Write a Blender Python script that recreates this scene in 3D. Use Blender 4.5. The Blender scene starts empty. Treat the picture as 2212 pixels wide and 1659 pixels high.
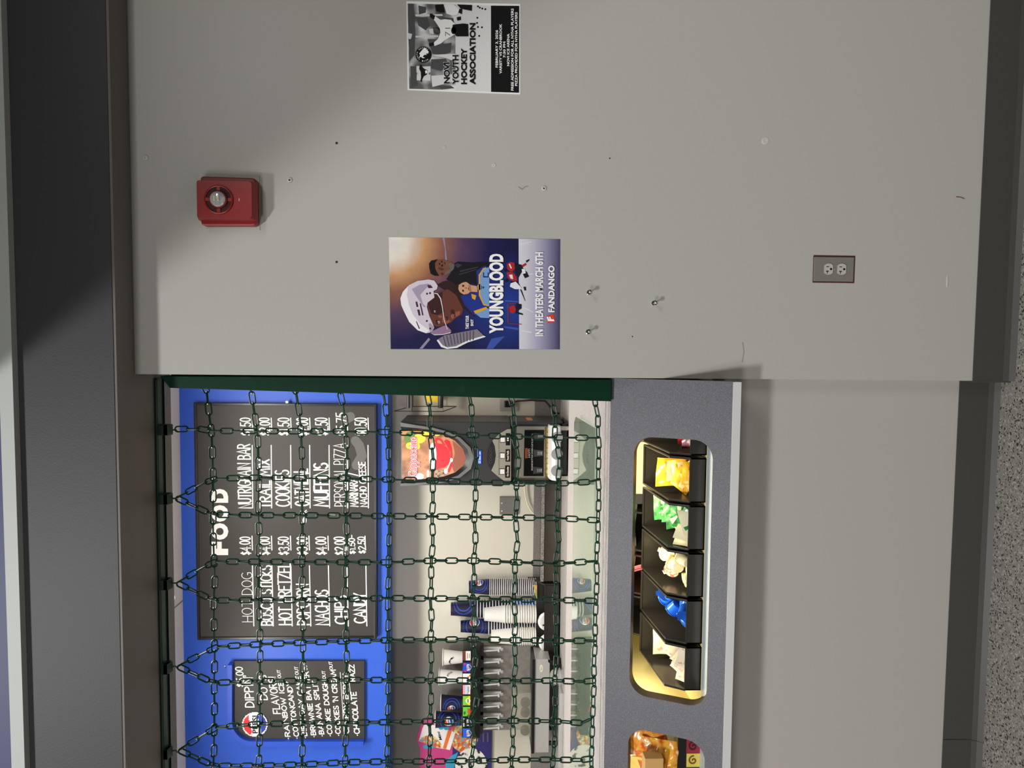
import bpy, math, random
import numpy as np
from mathutils import Vector, Matrix
random.seed(7)
sc = bpy.context.scene
C = sc.collection
PI = math.pi

# ------------------------------------------------------------------ camera
F = 1534.0                                   # focal length in pixels of the 2212 wide frame
YAW, PITCH, ROLL = -0.0585, -0.0407, 0.0076
CAM = np.array([0.0884, -1.8108, 1.384])
def _axes():
    cy, sy, cp, sp = math.cos(YAW), math.sin(YAW), math.cos(PITCH), math.sin(PITCH)
    f = np.array([sy*cp, cy*cp, sp]); r0 = np.array([cy, -sy, 0.]); u0 = np.cross(r0, f)
    c, s = math.cos(ROLL), math.sin(ROLL)
    return c*r0+s*u0, -s*r0+c*u0, f
RT, UP, FW = _axes()
cd = bpy.data.cameras.new('camera'); cd.sensor_fit = 'HORIZONTAL'; cd.sensor_width = 36
cd.lens = F*36/2212; cd.clip_start = 0.05
cam = bpy.data.objects.new('camera', cd); C.objects.link(cam)
m = Matrix.Identity(4)
for i in range(3):                            # the phone was held sideways: the picture's right is the room's down
    m[i][0] = -UP[i]; m[i][1] = RT[i]; m[i][2] = -FW[i]; m[i][3] = CAM[i]
cam.matrix_world = m
sc.camera = cam

# ------------------------------------------------------------------ world, lights, exposure
sc.view_settings.view_transform = 'Standard'; sc.view_settings.look = 'None'
sc.view_settings.gamma = 1; sc.view_settings.exposure = 0.0; sc.view_settings.use_curve_mapping = False
w = bpy.data.worlds.new('hall'); sc.world = w; w.use_nodes = True
w.node_tree.nodes['Background'].inputs[0].default_value = (0.95, 0.97, 1.0, 1)
w.node_tree.nodes['Background'].inputs[1].default_value = 0.03
def area(name, loc, target, sx, sy, power, col, spread=PI):
    l = bpy.data.lights.new(name, 'AREA'); l.shape = 'RECTANGLE'; l.size = sx; l.size_y = sy
    l.energy = power; l.color = col; l.spread = spread
    o = bpy.data.objects.new(name, l); C.objects.link(o); o.location = loc
    o.rotation_euler = (Vector(target)-Vector(loc)).to_track_quat('-Z', 'Y').to_euler()
    return o
area('hall_lamp', (-2.43, -5.0, 5.65), (0.0, 0.0, 1.2), 0.8, 0.5, 262, (1.0, 0.99, 0.965))
area('low_fill_light', (1.5, -2.0, 2.58), (1.5, -2.0, 0), 1.0, 0.7, 28, (1.0, 0.975, 0.955))  # added fill without a fixture, lifts the wall more than the bulkhead
area('hall_fill_light', (-2.2, -4.2, 2.5), (-0.4, 0.0, 0.3), 1.2, 0.8, 58, (1.0, 0.98, 0.965))  # added fill that brightens the lower left wall, no fixture there
area('kitchen_lamp', (-0.55, 0.85, 2.9), (-0.55, 0.95, 0), 1.2, 0.35, 40, (1.0, 0.97, 0.90))
area('kitchen_lamp', (-2.0, 1.0, 2.9), (-2.0, 1.1, 0), 0.6, 0.35, 20, (1.0, 0.97, 0.90))
area('display_case_lamp', (-0.48, 0.13, 1.0), (-0.48, 0.16, 0.8), 0.84, 0.03, 3.6, (1.0, 0.87, 0.60))
area('display_case_lamp', (-1.30, 0.13, 1.0), (-1.30, 0.16, 0.8), 0.70, 0.03, 3.6, (1.0, 0.87, 0.60))

area('kitchen_bounce_fill', (-1.0, 0.7, 2.45), (-1.0, 0.75, 4), 1.2, 0.2, 14, (1.0, 0.95, 0.88))  # added upward fill standing in for light bounced onto the stand ceiling

# ------------------------------------------------------------------ where a point of the photograph lies on a plane of the room
def ray(x, y): return RT*((1659-y-829.5)/F) + UP*(-(x-1106)/F) + FW
def at(x, y, Y):
    d = ray(x, y); return CAM + d*((Y-CAM[1])/d[1])
def atZ(x, y, Z):
    d = ray(x, y); return CAM + d*((Z-CAM[2])/d[2])
def atP(x, y, p0, n):
    d = ray(x, y); n = np.array(n, float); return CAM + d*(np.dot(np.array(p0)-CAM, n)/np.dot(d, n))
def unit(v): v = np.array(v, float); return v/np.linalg.norm(v)

# ------------------------------------------------------------------ materials
def lin(c):
    return tuple((x/12.92 if x <= 0.04045 else ((x+0.055)/1.055)**2.4) for x in [k/255 for k in c])
MATS = {}
def mat(name, rgb, rough=0.5, metal=0.0, spec=0.5, emit=0, alpha=1, coat=0):
    if name in MATS: return MATS[name]
    M = bpy.data.materials.new(name); M.use_nodes = True; b = M.node_tree.nodes['Principled BSDF']
    col = lin(rgb)+(1,)
    b.inputs['Base Color'].default_value = col; b.inputs['Roughness'].default_value = rough
    b.inputs['Metallic'].default_value = metal; b.inputs['Specular IOR Level'].default_value = spec
    if coat: b.inputs['Coat Weight'].default_value = coat; b.inputs['Coat Roughness'].default_value = 0.08
    if emit: b.inputs['Emission Color'].default_value = col; b.inputs['Emission Strength'].default_value = emit
    if alpha < 1: b.inputs['Alpha'].default_value = alpha
    MATS[name] = M; return M
def nodes(M): return M.node_tree.nodes, M.node_tree.links, M.node_tree.nodes['Principled BSDF']
def ramp(nt, stops):
    r = nt.new('ShaderNodeValToRGB'); e = r.color_ramp.elements
    while len(e) > 1: e.remove(e[-1])
    e[0].position = stops[0][0]; e[0].color = lin(stops[0][1])+(1,)
    for p, c in stops[1:]:
        k = e.new(p); k.color = lin(c)+(1,)
    return r
def bumped(M, scale, strength, dist=0.002, detail=4):
    nt, lk, b = nodes(M)
    tc = nt.new('ShaderNodeTexCoord'); n = nt.new('ShaderNodeTexNoise'); n.inputs['Scale'].default_value = scale
    n.inputs['Detail'].default_value = detail
    bp = nt.new('ShaderNodeBump'); bp.inputs['Strength'].default_value = strength; bp.inputs['Distance'].default_value = dist
    lk.new(tc.outputs['Object'], n.inputs['Vector']); lk.new(n.outputs['Fac'], bp.inputs['Height']); lk.new(bp.outputs['Normal'], b.inputs['Normal'])
    return M
def noisy(name, scale, stops, rough=0.5, detail=2, metal=0, spec=0.5, stretch=(1, 1, 1), coat=0, spotted=False):
    M = mat(name, (128, 128, 128), rough, metal, spec, coat=coat); nt, lk, b = nodes(M)
    tc = nt.new('ShaderNodeTexCoord'); mp = nt.new('ShaderNodeMapping'); mp.inputs['Scale'].default_value = stretch
    lk.new(tc.outputs['Object'], mp.inputs['Vector'])
    if spotted:
        n = nt.new('ShaderNodeTexVoronoi'); n.inputs['Scale'].default_value = scale; out = n.outputs['Color']
        sep = nt.new('ShaderNodeSeparateColor'); lk.new(out, sep.inputs[0]); out = sep.outputs[0]
    else:
        n = nt.new('ShaderNodeTexNoise'); n.inputs['Scale'].default_value = scale; n.inputs['Detail'].default_value = detail; out = n.outputs['Fac']
    r = ramp(nt, stops)
    lk.new(mp.outputs['Vector'], n.inputs['Vector']); lk.new(out, r.inputs['Fac']); lk.new(r.outputs['Color'], b.inputs['Base Color'])
    return M
wall_m = bumped(mat('wall_paint', (176, 175, 168), 0.42, spec=0.35), 130, 0.12, 0.001)
wall2_m = bumped(mat('lower_wall_paint', (176, 172, 165), 0.45, spec=0.3), 130, 0.1, 0.001)
bulk_m = bumped(mat('bulkhead_paint', (58, 57.5, 61.5), 0.5, spec=0.35), 220, 0.25, 0.001)
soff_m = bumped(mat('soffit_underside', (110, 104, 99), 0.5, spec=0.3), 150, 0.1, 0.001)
trim_m = mat('light_trim_paint', (180, 185, 181), 0.5)
navy_m = mat('navy_wall_paint', (20, 32, 92), 0.5)
base_m = mat('rubber_cove_base', (66, 65, 62), 0.42, spec=0.4)
back_m = bumped(mat('cream_wall_paint', (215, 210, 196), 0.5, spec=0.3), 120, 0.06, 0.001)
grey_m = mat('grey_wall_area', (118, 114, 108), 0.55)
ceil_m = mat('cream_ceiling_board', (228, 218, 205), 0.6)
blue_m = bumped(mat('blue_wall_paint', (50, 96, 212), 0.45, spec=0.4), 150, 0.08, 0.001)
bluet_m = mat('blue_trim', (38, 82, 204), 0.4)
floor_m = noisy('terrazzo', 260, [(0, (45, 42, 40)), (0.10, (60, 56, 54)), (0.13, (128, 124, 118)), (0.8, (142, 138, 132)), (0.9, (178, 172, 166)), (1, (150, 145, 140))], 0.5, spotted=True)
speck_m = noisy('speckled_laminate', 420, [(0, (52, 51, 58)), (0.42, (78, 77, 85)), (0.6, (96, 95, 103)), (1, (132, 130, 138))], 0.48, 3)
speckl_m = noisy('pale_speckled_laminate', 330, [(0, (120, 114, 112)), (0.42, (160, 154, 150)), (0.58, (186, 180, 176)), (1, (220, 214, 208))], 0.4, 3)
edge_m = mat('panel_cut_edge', (70, 58, 46), 0.5)
strip_m = mat('white_edge_strip', (205, 206, 206), 0.45)
case_m = mat('display_case_cream', (240, 226, 160), 0.5)
ledge_m = mat('pale_blue_ledge', (190, 202, 208), 0.4)
green_m = noisy('green_enamel', 9, [(0, (0, 44, 27)), (0.62, (0, 46, 29)), (0.66, (26, 52, 42)), (1, (32, 52, 42))], 0.5, 2, spec=0.15)
chain_m = mat('green_plastic_coating', (6, 56, 37), 0.42, spec=0.3)
dkgreen_m = mat('dark_green_steel', (10, 44, 30), 0.38)
black_m = mat('black_plastic', (22, 22, 23), 0.3, spec=0.5)
bin_m = mat('black_bin_plastic', (44, 42, 38), 0.24, spec=0.5)
dark_m = mat('dark_grey_plastic', (66, 67, 70), 0.4)
char_m = mat('charcoal_plastic', (48, 48, 50), 0.45)
steel_m = noisy('brushed_steel', 60, [(0, (176, 175, 172)), (1, (206, 205, 202))], 0.36, 3, metal=0.25, stretch=(1, 1, 14))
chrome_m = mat('chrome', (220, 220, 220), 0.12, metal=1)
steelp_m = mat('stainless_panel', (170, 165, 150), 0.35, metal=0.6)
silver_m = mat('silver_plastic', (205, 206, 206), 0.35)
white_m = mat('white_plastic', (240, 240, 238), 0.4)
cupw_m = mat('white_paper', (240, 238, 232), 0.6, spec=0.2)
navyc_m = mat('navy_paper', (18, 20, 52), 0.45)
cblue_m = mat('bright_blue_print', (38, 74, 190), 0.45)
chalk_m = mat('blackboard', (62, 59, 56), 0.45, spec=0.3)
frame_m = mat('black_board_frame', (26, 25, 27), 0.3)
mark_m = mat('white_marker', (245, 245, 240), 0.6, emit=0)
smear_m = mat('chalk_smear', (104, 102, 100), 0.7)
red_m = mat('red_alarm_plastic', (134, 16, 14), 0.38, spec=0.5)
lens_m = mat('clear_strobe_lens', (205, 205, 208), 0.08, spec=0.9, metal=0.5)
led_m = mat('yellow_led', (225, 215, 120), 0.3)
pap_m = mat('white_paper_sheet', (236, 236, 234), 0.5)
ink_m = mat('black_ink', (12, 12, 13), 0.6, spec=0.2)
pk_red = mat('logo_red', (226, 34, 40), 0.45)
pk_blue = mat('logo_blue', (22, 52, 170), 0.45)
pk_white = mat('logo_white', (248, 248, 246), 0.45)

# ------------------------------------------------------------------ mesh building
class MB:
    def __init__(s): s.v = []; s.f = []; s.m = []; s.cur = 0
    def add(s, vs, fs):
        n = len(s.v); s.v += [tuple(map(float, p)) for p in vs]
        for f in fs: s.f.append([i+n for i in f]); s.m.append(s.cur)
        return s
    def box(s, x0, x1, y0, y1, z0, z1):
        x0, x1 = min(x0, x1), max(x0, x1); y0, y1 = min(y0, y1), max(y0, y1); z0, z1 = min(z0, z1), max(z0, z1)
        return s.add([(x0,y0,z0),(x1,y0,z0),(x1,y1,z0),(x0,y1,z0),(x0,y0,z1),(x1,y0,z1),(x1,y1,z1),(x0,y1,z1)],
                     [(3,2,1,0),(4,5,6,7),(0,1,5,4),(1,2,6,5),(2,3,7,6),(3,0,4,7)])
    def prism(s, poly, vec):
        a = [np.array(p, float) for p in poly]; b = [p+np.array(vec, float) for p in a]; n = len(a)
        return s.add(a+b, [list(range(n))[::-1], list(range(n, 2*n))]+[(i, (i+1) % n, n+(i+1) % n, n+i) for i in range(n)])
    def face(s, pts): return s.add(pts, [list(range(len(pts)))])
    def tube(s, path, r, n=8, closed=False, up=(0, 0, 1)):
        P = [np.array(p, float) for p in path]; N = len(P); rs = r if hasattr(r, '__len__') else [r]*N
        vs = []; prev = None
        for i in range(N):
            a = P[(i-1) % N] if (closed or i > 0) else P[i]; b = P[(i+1) % N] if (closed or i < N-1) else P[i]
            t = unit(b-a)
            if prev is None:
                u = np.array(up, float)
                if abs(np.dot(u, t)) > 0.95: u = np.array([1., 0, 0]) if abs(t[0]) < 0.9 else np.array([0, 1., 0])
            else: u = prev
            u = unit(u-np.dot(u, t)*t); prev = u; w2 = np.cross(t, u)
            for k in range(n):
                a2 = 2*PI*k/n; vs.append(P[i]+rs[i]*(math.cos(a2)*u+math.sin(a2)*w2))
        fs = []
        for i in range(N if closed else N-1):
            j = (i+1) % N
            for k in range(n): fs.append((i*n+k, i*n+(k+1) % n, j*n+(k+1) % n, j*n+k))
        if not closed: fs += [list(range(n))[::-1], list(range((N-1)*n, N*n))]
        return s.add(vs, fs)
    def lathe(s, prof, c=(0, 0, 0), n=24, axis='Z', sy=1.0):
        vs = []; N = len(prof)
        for r, h in prof:
            for k in range(n):
                a = 2*PI*k/n; p = (r*math.cos(a), r*math.sin(a)*sy, h)
                if axis == 'Y': p = (p[0], h, p[1])
                if axis == 'X': p = (h, p[0], p[1])
                vs.append((p[0]+c[0], p[1]+c[1], p[2]+c[2]))
        fs = []
        for i in range(N-1):
            for k in range(n): fs.append((i*n+k, i*n+(k+1) % n, (i+1)*n+(k+1) % n, (i+1)*n+k))
        if prof[0][0] > 1e-6: fs.append(list(range(n))[::-1])
        if prof[-1][0] > 1e-6: fs.append(list(range((N-1)*n, N*n)))
        return s.add(vs, fs)
WO = {}                                       # world origin of every object built
def tag(o, label=None, cat=None, group=None, kind=None):
    if label: o['label'] = label
    if cat: o['category'] = cat
    if group: o['group'] = group
    if kind: o['kind'] = kind
    return o
def thing(name, label, cat, loc=(0, 0, 0), group=None):
    o = bpy.data.objects.new(name, None); C.objects.link(o); o.empty_display_size = 0.05
    o.location = tuple(loc); WO[o.name] = np.array(loc, float)
    return tag(o, label, cat, group)
def obj(name, mb, mt, parent=None, origin=None, smooth=False, bevel=0, label=None):
    if parent is not None: org = WO[parent.name]
    elif origin is not None: org = np.array(origin, float)
    else:
        a = np.array(mb.v); org = np.array([(a[:, 0].min()+a[:, 0].max())/2, (a[:, 1].min()+a[:, 1].max())/2, a[:, 2].min()])
    me = bpy.data.meshes.new(name)
    me.from_pydata([tuple(np.array(p)-org) for p in mb.v], [], mb.f)
    for x in (mt if isinstance(mt, (list, tuple)) else [mt]): me.materials.append(x)
    if max(mb.m, default=0) > 0: me.polygons.foreach_set('material_index', mb.m)
    if smooth:
        me.polygons.foreach_set('use_smooth', [True]*len(me.polygons)); me.set_sharp_from_angle(angle=math.radians(38))
    me.update(); o = bpy.data.objects.new(name, me); C.objects.link(o)
    if parent is not None: o.parent = parent
    else: o.location = tuple(org)
    WO[o.name] = org
    if bevel:
        b = o.modifiers.new('bevel', 'BEVEL'); b.width = bevel; b.segments = 2; b.limit_method = 'ANGLE'; b.angle_limit = math.radians(40)
    if label: o['label'] = label
    return o
def struct(name, mb, mt, parent=None, **k):
    o = obj(name, mb, mt, parent, **k)
    if parent is None: o['kind'] = 'structure'
    return o
def bx(*a): return MB().box(*a)
def copy_thing(root, loc, rot=None, label=None, group=None):
    r = root.copy(); C.objects.link(r); r.location = tuple(loc)
    if rot is not None: r.rotation_euler = rot
    if label: r['label'] = label
    if group: r['group'] = group
    for ch in list(root.children):
        c = ch.copy(); C.objects.link(c); c.parent = r
        for g in list(ch.children):
            d = g.copy(); C.objects.link(d); d.parent = c
    return r

# ------------------------------------------------------------------ lettering
_tc = {}
def text2d(s, bold=0.0):
    key = (s, bold)
    if key in _tc: return _tc[key]
    cu = bpy.data.curves.new('t', 'FONT'); cu.body = s; cu.size = 1; cu.offset = bold; cu.resolution_u = 3
    o = bpy.data.objects.new('t', cu); C.objects.link(o)
    dg = bpy.context.evaluated_depsgraph_get(); me = bpy.data.meshes.new_from_object(o.evaluated_get(dg))
    v = np.array([p.co[:] for p in me.vertices]).reshape(-1, 3); f = [list(p.vertices) for p in me.polygons]
    bpy.data.objects.remove(o); bpy.data.curves.remove(cu); bpy.data.meshes.remove(me)
    x0, x1 = v[:, 0].min(), v[:, 0].max()
    cap = 0.729
    _tc[key] = ((v[:, 0]-x0)/(x1-x0), v[:, 1]/cap, f, (x1-x0)/cap)
    return _tc[key]
def put_text(mb, s, O, ex, ez, n=(0, -1, 0), off=0.0004, bold=0.0):
    """one line, stretched from O along ex (whole width) with capitals ez tall"""
    u, v, f, _ = text2d(s, bold); O = np.array(O)+np.array(n)*off; ex = np.array(ex); ez = np.array(ez)
    mb.add([O+a*ex+b*ez for a, b in zip(u, v)], f)
def img_text(mb, s, x0, y0, x1, y1, h, Y, off=0.0004, bold=0.0):
    O = at(x0, y0, Y); put_text(mb, s, O, at(x1, y1, Y)-O, at(x0-h, y0, Y)-O, off=off, bold=bold)
def arc(cx, cy, rx, ry, a0, a1, n=10):
    return [(cx+rx*math.cos(math.radians(a0+(a1-a0)*i/n)), cy+ry*math.sin(math.radians(a0+(a1-a0)*i/n))) for i in range(n+1)]
G = {                                         # hand lettering, one stroke list for every character: (width, strokes)
'A': (.62, [[(0,0),(.31,1),(.62,0)], [(.12,.36),(.5,.36)]]),
'B': (.5, [[(0,0),(0,1)], [(0,1)]+arc(.2,.77,.26,.23,90,-90)+[(0,.54)], [(0,.54)]+arc(.22,.27,.28,.27,90,-90)+[(0,0)]]),
'C': (.52, [arc(.32,.5,.32,.5,50,310,14)]),
'D': (.54, [[(0,0),(0,1)], [(0,1)]+arc(.14,.5,.4,.5,90,-90)+[(0,0)]]),
'E': (.44, [[(.44,1),(0,1),(0,0),(.44,0)], [(0,.52),(.36,.52)]]),
'F': (.44, [[(.44,1),(0,1),(0,0)], [(0,.52),(.36,.52)]]),
'G': (.56, [arc(.32,.5,.32,.5,50,300,14)+[(.56,.12),(.56,.42),(.36,.42)]]),
'H': (.52, [[(0,0),(0,1)], [(.52,0),(.52,1)], [(0,.5),(.52,.5)]]),
'I': (.1, [[(.05,0),(.05,1)]]),
'J': (.36, [[(.36,1),(.36,.25)]+arc(.18,.22,.18,.22,0,-150)]),
'K': (.5, [[(0,0),(0,1)], [(.48,1),(.02,.45),(.5,0)]]),
'L': (.4, [[(0,1),(0,0),(.4,0)]]),
'M': (.66, [[(0,0),(.08,1),(.33,.3),(.58,1),(.66,0)]]),
'N': (.54, [[(0,0),(0,1),(.54,0),(.54,1)]]),
'O': (.56, [arc(.28,.5,.28,.5,90,450,18)]),
'P': (.48, [[(0,0),(0,1)], [(0,1)]+arc(.2,.74,.28,.26,90,-90)+[(0,.48)]]),
'Q': (.56, [arc(.28,.5,.28,.5,90,450,18), [(.35,.25),(.58,0)]]),
'R': (.5, [[(0,0),(0,1)], [(0,1)]+arc(.2,.75,.27,.25,90,-90)+[(0,.5)], [(.2,.5),(.5,0)]]),
'S': (.46, [arc(.24,.75,.22,.25,40,270,10)+arc(.22,.25,.24,.25,90,-150,10)]),
'T': (.5, [[(0,1),(.5,1)], [(.25,1),(.25,0)]]),
'U': (.52, [[(0,1),(0,.3)]+arc(.26,.28,.26,.28,180,360)+[(.52,1)]]),
'V': (.56, [[(0,1),(.28,0),(.56,1)]]),
'W': (.74, [[(0,1),(.18,0),(.37,.7),(.56,0),(.74,1)]]),
'X': (.52, [[(0,0),(.52,1)], [(0,1),(.52,0)]]),
'Y': (.52, [[(0,1),(.26,.48),(.52,1)], [(.26,.48),(.26,0)]]),
'Z': (.5, [[(0,1),(.5,1),(0,0),(.5,0)]]),
'0': (.42, [arc(.21,.5,.21,.5,90,450,16)]), '1': (.14, [[(0,.8),(.1,1),(.1,0)]]),
'2': (.44, [arc(.22,.74,.21,.26,160,-20,8)+[(0,0),(.44,0)]]),
'3': (.42, [arc(.2,.76,.2,.24,150,-90,8)+arc(.2,.27,.22,.27,90,-150,8)]),
'4': (.48, [[(.34,0),(.34,1),(0,.35),(.48,.35)]]),
'5': (.44, [[(.42,1),(.08,1),(.04,.56)]+arc(.2,.3,.23,.3,110,-150,10)]),
'6': (.42, [[(.34,1),(.06,.45)]+arc(.21,.26,.2,.26,150,-210,14)]), '7': (.42, [[(0,1),(.42,1),(.14,0)]]),
'$': (.42, [arc(.22,.7,.18,.17,40,270,8)+arc(.2,.34,.2,.19,90,-150,8), [(.2,1.0),(.2,.02)]]),
'.': (.08, [[(.03,0),(.05,.02)]]), ',': (.08, [[(.06,.05),(.0,-.15)]]), '-': (.3, [[(0,.5),(.28,.5)]]),
"'": (.08, [[(.05,1.05),(.02,.8)]]), '/': (.44, [[(0,-.1),(.44,1.1)]]), '!': (.1, [[(.05,1),(.05,.3)], [(.05,.02),(.06,.03)]]),
'*': (.16, [[(.04,.4),(.1,.42)]]), ' ': (.26, []), 'i': (.26, [[(.13,0),(.13,1)], [(0,0),(.26,0)], [(0,1),(.26,1)]]),
}
def strokes(s, gap=0.16):
    x = 0; out = []
    for ch in s:
        wd, st = G[ch]
        for pl in st: out.append([(x+px, py) for px, py in pl])
        x += wd+gap
    return out, max(x-gap, 0.1)
_lift = [0]
def put_stroke(mb, pl, O, a, b, th, n, off):
    """flat brush line through the 2-D points pl (true lengths): one mitred ribbon with round ends"""
    _lift[0] = (_lift[0]+1) % 24                 # each stroke lies a hair above the one it crosses
    O = np.array(O)+np.array(n)*(off+_lift[0]*1.5e-5)
    P = []
    for p in pl:
        p = np.array(p, float)
        if not P or np.linalg.norm(p-P[-1]) > 1e-5: P.append(p)
    if len(P) < 2: return
    h = th/2; N = len(P); cl = np.linalg.norm(P[0]-P[-1]) < 1e-4 and N > 4
    T = [unit(P[i+1]-P[i]) for i in range(N-1)]
    vs = []
    for i in range(N):
        t0 = T[i-1] if i > 0 else (T[-1] if cl else T[0]); t1 = T[i] if i < N-1 else (T[0] if cl else T[-1])
        q0, q1 = np.array([-t0[1], t0[0]]), np.array([-t1[1], t1[0]])
        mq = q0+q1; L = np.linalg.norm(mq)
        if L < .25: mq = q0; k = 1.0
        else: mq = mq/L; k = min(1/max(np.dot(mq, q0), .2), 2.0)
        vs += [P[i]+mq*h*k, P[i]-mq*h*k]
    w3 = lambda c: O+c[0]*a+c[1]*b
    mb.add([w3(v) for v in vs], [(2*i, 2*i+1, 2*i+3, 2*i+2) for i in range(N-1)])
    if not cl:
        for p, t in ((P[0], -T[0]), (P[-1], T[-1])):
            q = np.array([-t[1], t[0]]); mb.face([w3(p+h*(math.cos(g)*q+math.sin(g)*t)) for g in np.linspace(0, PI, 7)])
def hand(mb, s, x0, y0, x1, y1, h, Y, th=0.0065, off=0.0012, gap=0.16, jit=0.03):
    """hand lettering from one photograph point to another on the plane Y, capitals h pixels tall"""
    O = at(x0, y0, Y); ex = at(x1, y1, Y)-O; ez = at(x0-h, y0, Y)-O
    W, H = np.linalg.norm(ex), np.linalg.norm(ez); a, b = ex/W, ez/H
    st, tot = strokes(s, gap)
    for pl in st:
        j = random.uniform(-jit, jit)
        put_stroke(mb, [(px/tot*W, (py+j)*H) for px, py in pl], O, a, b, th, (0, -1, 0), off)
def iline(mb, pts, Y, th, off=0.0012):
    O = at(*pts[0], Y); a = np.array([1., 0, 0]); b = np.array([0, 0, 1.])
    q = [at(x, y, Y)-O for x, y in pts]
    put_stroke(mb, [(p[0], p[2]) for p in q], O, a, b, th, (0, -1, 0), off)
def ipoly(mb, pts, Y, off=0.0004): mb.face([at(x, y, Y)-np.array([0, off, 0]) for x, y in pts])
def icirc(x, y, r, n=28, ry=None): return [(x+r*math.cos(2*PI*k/n), y+(ry or r)*math.sin(2*PI*k/n)) for k in range(n)]

def cola_logo(f, r, N=34):
    """the round red, white and blue emblem as small tiles laid on any surface; f(u, v, lift) gives the point"""
    mb = MB()
    for i in range(N):
        for j in range(N):
            u = (i+.5)/N*2-1; v = (j+.5)/N*2-1
            if u*u+v*v > 1: continue
            wave = 0.10*math.sin(u*2.6)
            mb.cur = 0
            if u*u+v*v < 0.83:
                if v > 0.36+wave: mb.cur = 1
                elif v < -0.36+wave: mb.cur = 2
            q = [(2*i/N-1, 2*j/N-1), (2*(i+1)/N-1, 2*j/N-1), (2*(i+1)/N-1, 2*(j+1)/N-1), (2*i/N-1, 2*(j+1)/N-1)]
            mb.face([f(a*r, b*r, 0.0008) for a, b in q])
    mb.cur = 3; u, v, fc, _ = text2d('PEPSI', 0.02)
    mb.add([f((a*1.45-.725)*r, (b*.42-.21)*r, 0.0016) for a, b in zip(u, v)], fc)
    return mb
LOGO = [pk_white, pk_red, pk_blue, ink_m]
def flat(P, a=(1, 0, 0), b=(0, 0, 1), n=(0, -1, 0)):
    P, a, b, n = [np.array(k, float) for k in (P, a, b, n)]
    return lambda u, v, l: P+u*a+v*b+l*n

# ================================================================== the setting
YB, YS, YM = 2.15, 1.965, 1.945               # back wall, face of the blue boxed-out wall, face of the menu boards
ZS = 2.256                                    # underside of the bulkhead
ZC = at(395, 1300, YS)[2]                     # ceiling over the stand
ZSB = at(838, 1300, YS)[2]                    # underside of the blue wall
struct('floor', bx(-4, 4, -6, 2.3, -0.05, 0), floor_m)
struct('wall_right', bx(0, 3, 0, 0.2, 0, ZS), wall_m)
struct('wall_left', bx(-3, -.0005, 0.05, 0.15, 0, 0.744), wall2_m)
def cove(x0, x1, y):
    pr = [(0.0, 0.1016), (0.003, 0.1016), (0.004, 0.022), (0.009, 0.010), (0.020, 0.0), (0.0, 0.0)]
    return MB().prism([(x0, y-a, b) for a, b in pr], (x1-x0, 0, 0))
mb = cove(0, 3, 0); mb.box(-0.004, 0, -0.004, 0.05, 0, 0.1016)
struct('baseboard_right', mb, base_m)
struct('baseboard_left', cove(-1.0, -0.004, 0.05).box(-1.0, -0.9985, 0.0448, 0.05, 0.005, 0.1016).add(cove(-3, -1.001, 0.05).v, cove(-3, -1.001, 0.05).f), base_m)
zt = 0.5*(at(40, 830, -0.09)[2]+at(65, 1659, -0.09)[2])
struct('wall_upper', bx(-3, 3, -0.09, 0.2, ZS+0.004, zt), bulk_m)
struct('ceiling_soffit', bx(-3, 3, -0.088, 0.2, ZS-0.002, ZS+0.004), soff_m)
z2 = at(25, 1659, -0.11)[2]
struct('trim_1', bx(-3, 3, -0.11, 0.2, zt, z2), trim_m)
struct('wall_top', bx(-3, 3, -0.085, 0.2, z2, 4.4), navy_m)
struct('ceiling', bx(-0.10, 4, -6, -0.10, 2.66, 2.72), trim_m)  # unseen low slab added to block the hall lamp along a diagonal
# the stand behind the opening
struct('wall_back', bx(-3, 1.2, YB, YB+0.1, 0, 3.2), back_m)
struct('wall_side', bx(1.1, 1.2, 0.2, YB, 0, 3.2), back_m)
struct('wall_side_left', bx(-3.1, -3, 0.05, YB, 0, 3.2), back_m)
mb = bx(-3, 1.1, 0.2, YB, ZC, ZC+0.05)
struct('ceiling_stand', mb, ceil_m)
for i, yy in enumerate((1.72, 1.12, 0.52)): struct('trim_%d' % (2+i), bx(-3, 1.1, yy-0.004, yy+0.004, ZC-0.0015, ZC), mat('ceiling_seam', (150, 135, 120), 0.7))
struct('trim_5', bx(-1.305, -1.297, 0.2, YS, ZC-0.0015, ZC), mat('ceiling_seam', (150, 135, 120), 0.7))
struct('wall_blue', bx(-3, 1.1, YS, YB, ZSB, ZC), blue_m)
struct('wall_grey_area', bx(-3, at(950, 1384, YB-0.006)[0], YB-0.008, YB, at(1064, 1600, YB)[2], ZSB), grey_m)  # thin darker grey layer over the upper left of the back wall

# small marks of wear on the painted wall
WR = bpy.data.objects['wall_right']
hole_m = mat('nail_hole', (28, 26, 25), 0.8); patch_m = mat('filler_patch', (190, 188, 180), 0.7)
def disc(x, y, r, Y=-0.0004): 
    c = at(x, y, Y); return MB().face([(c[0]+r*math.cos(k*PI/6), Y, c[2]+r*math.sin(k*PI/6)) for k in range(12)])
for x, y, r in ((727, 309, .003), (727, 566, .0028), (1317, 342, .0018), (1366, 727, .0016), (1175, 409, .004), (626, 391, .0045)):
    obj('nail_hole', disc(x, y, r, -0.001), hole_m, WR)
for x, y, r in ((960, 318, .004), (1067, 357, .0055), (1653, 304, .010)):
    obj('filler_patch', MB().lathe([(r, 0), (r*.9, -.0012), (r*.4, -.0015), (r*.35, -.0004), (0, -.0004)], at(x, y, 0), 14, 'Y'), patch_m, WR, smooth=True)
def streak(pts, wd, mt, nm='scuff_mark', par=None, Y=-0.0012):
    m2 = MB(); iline(m2, pts, Y, wd, 0); obj(nm, m2, mt, par or WR)
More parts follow.
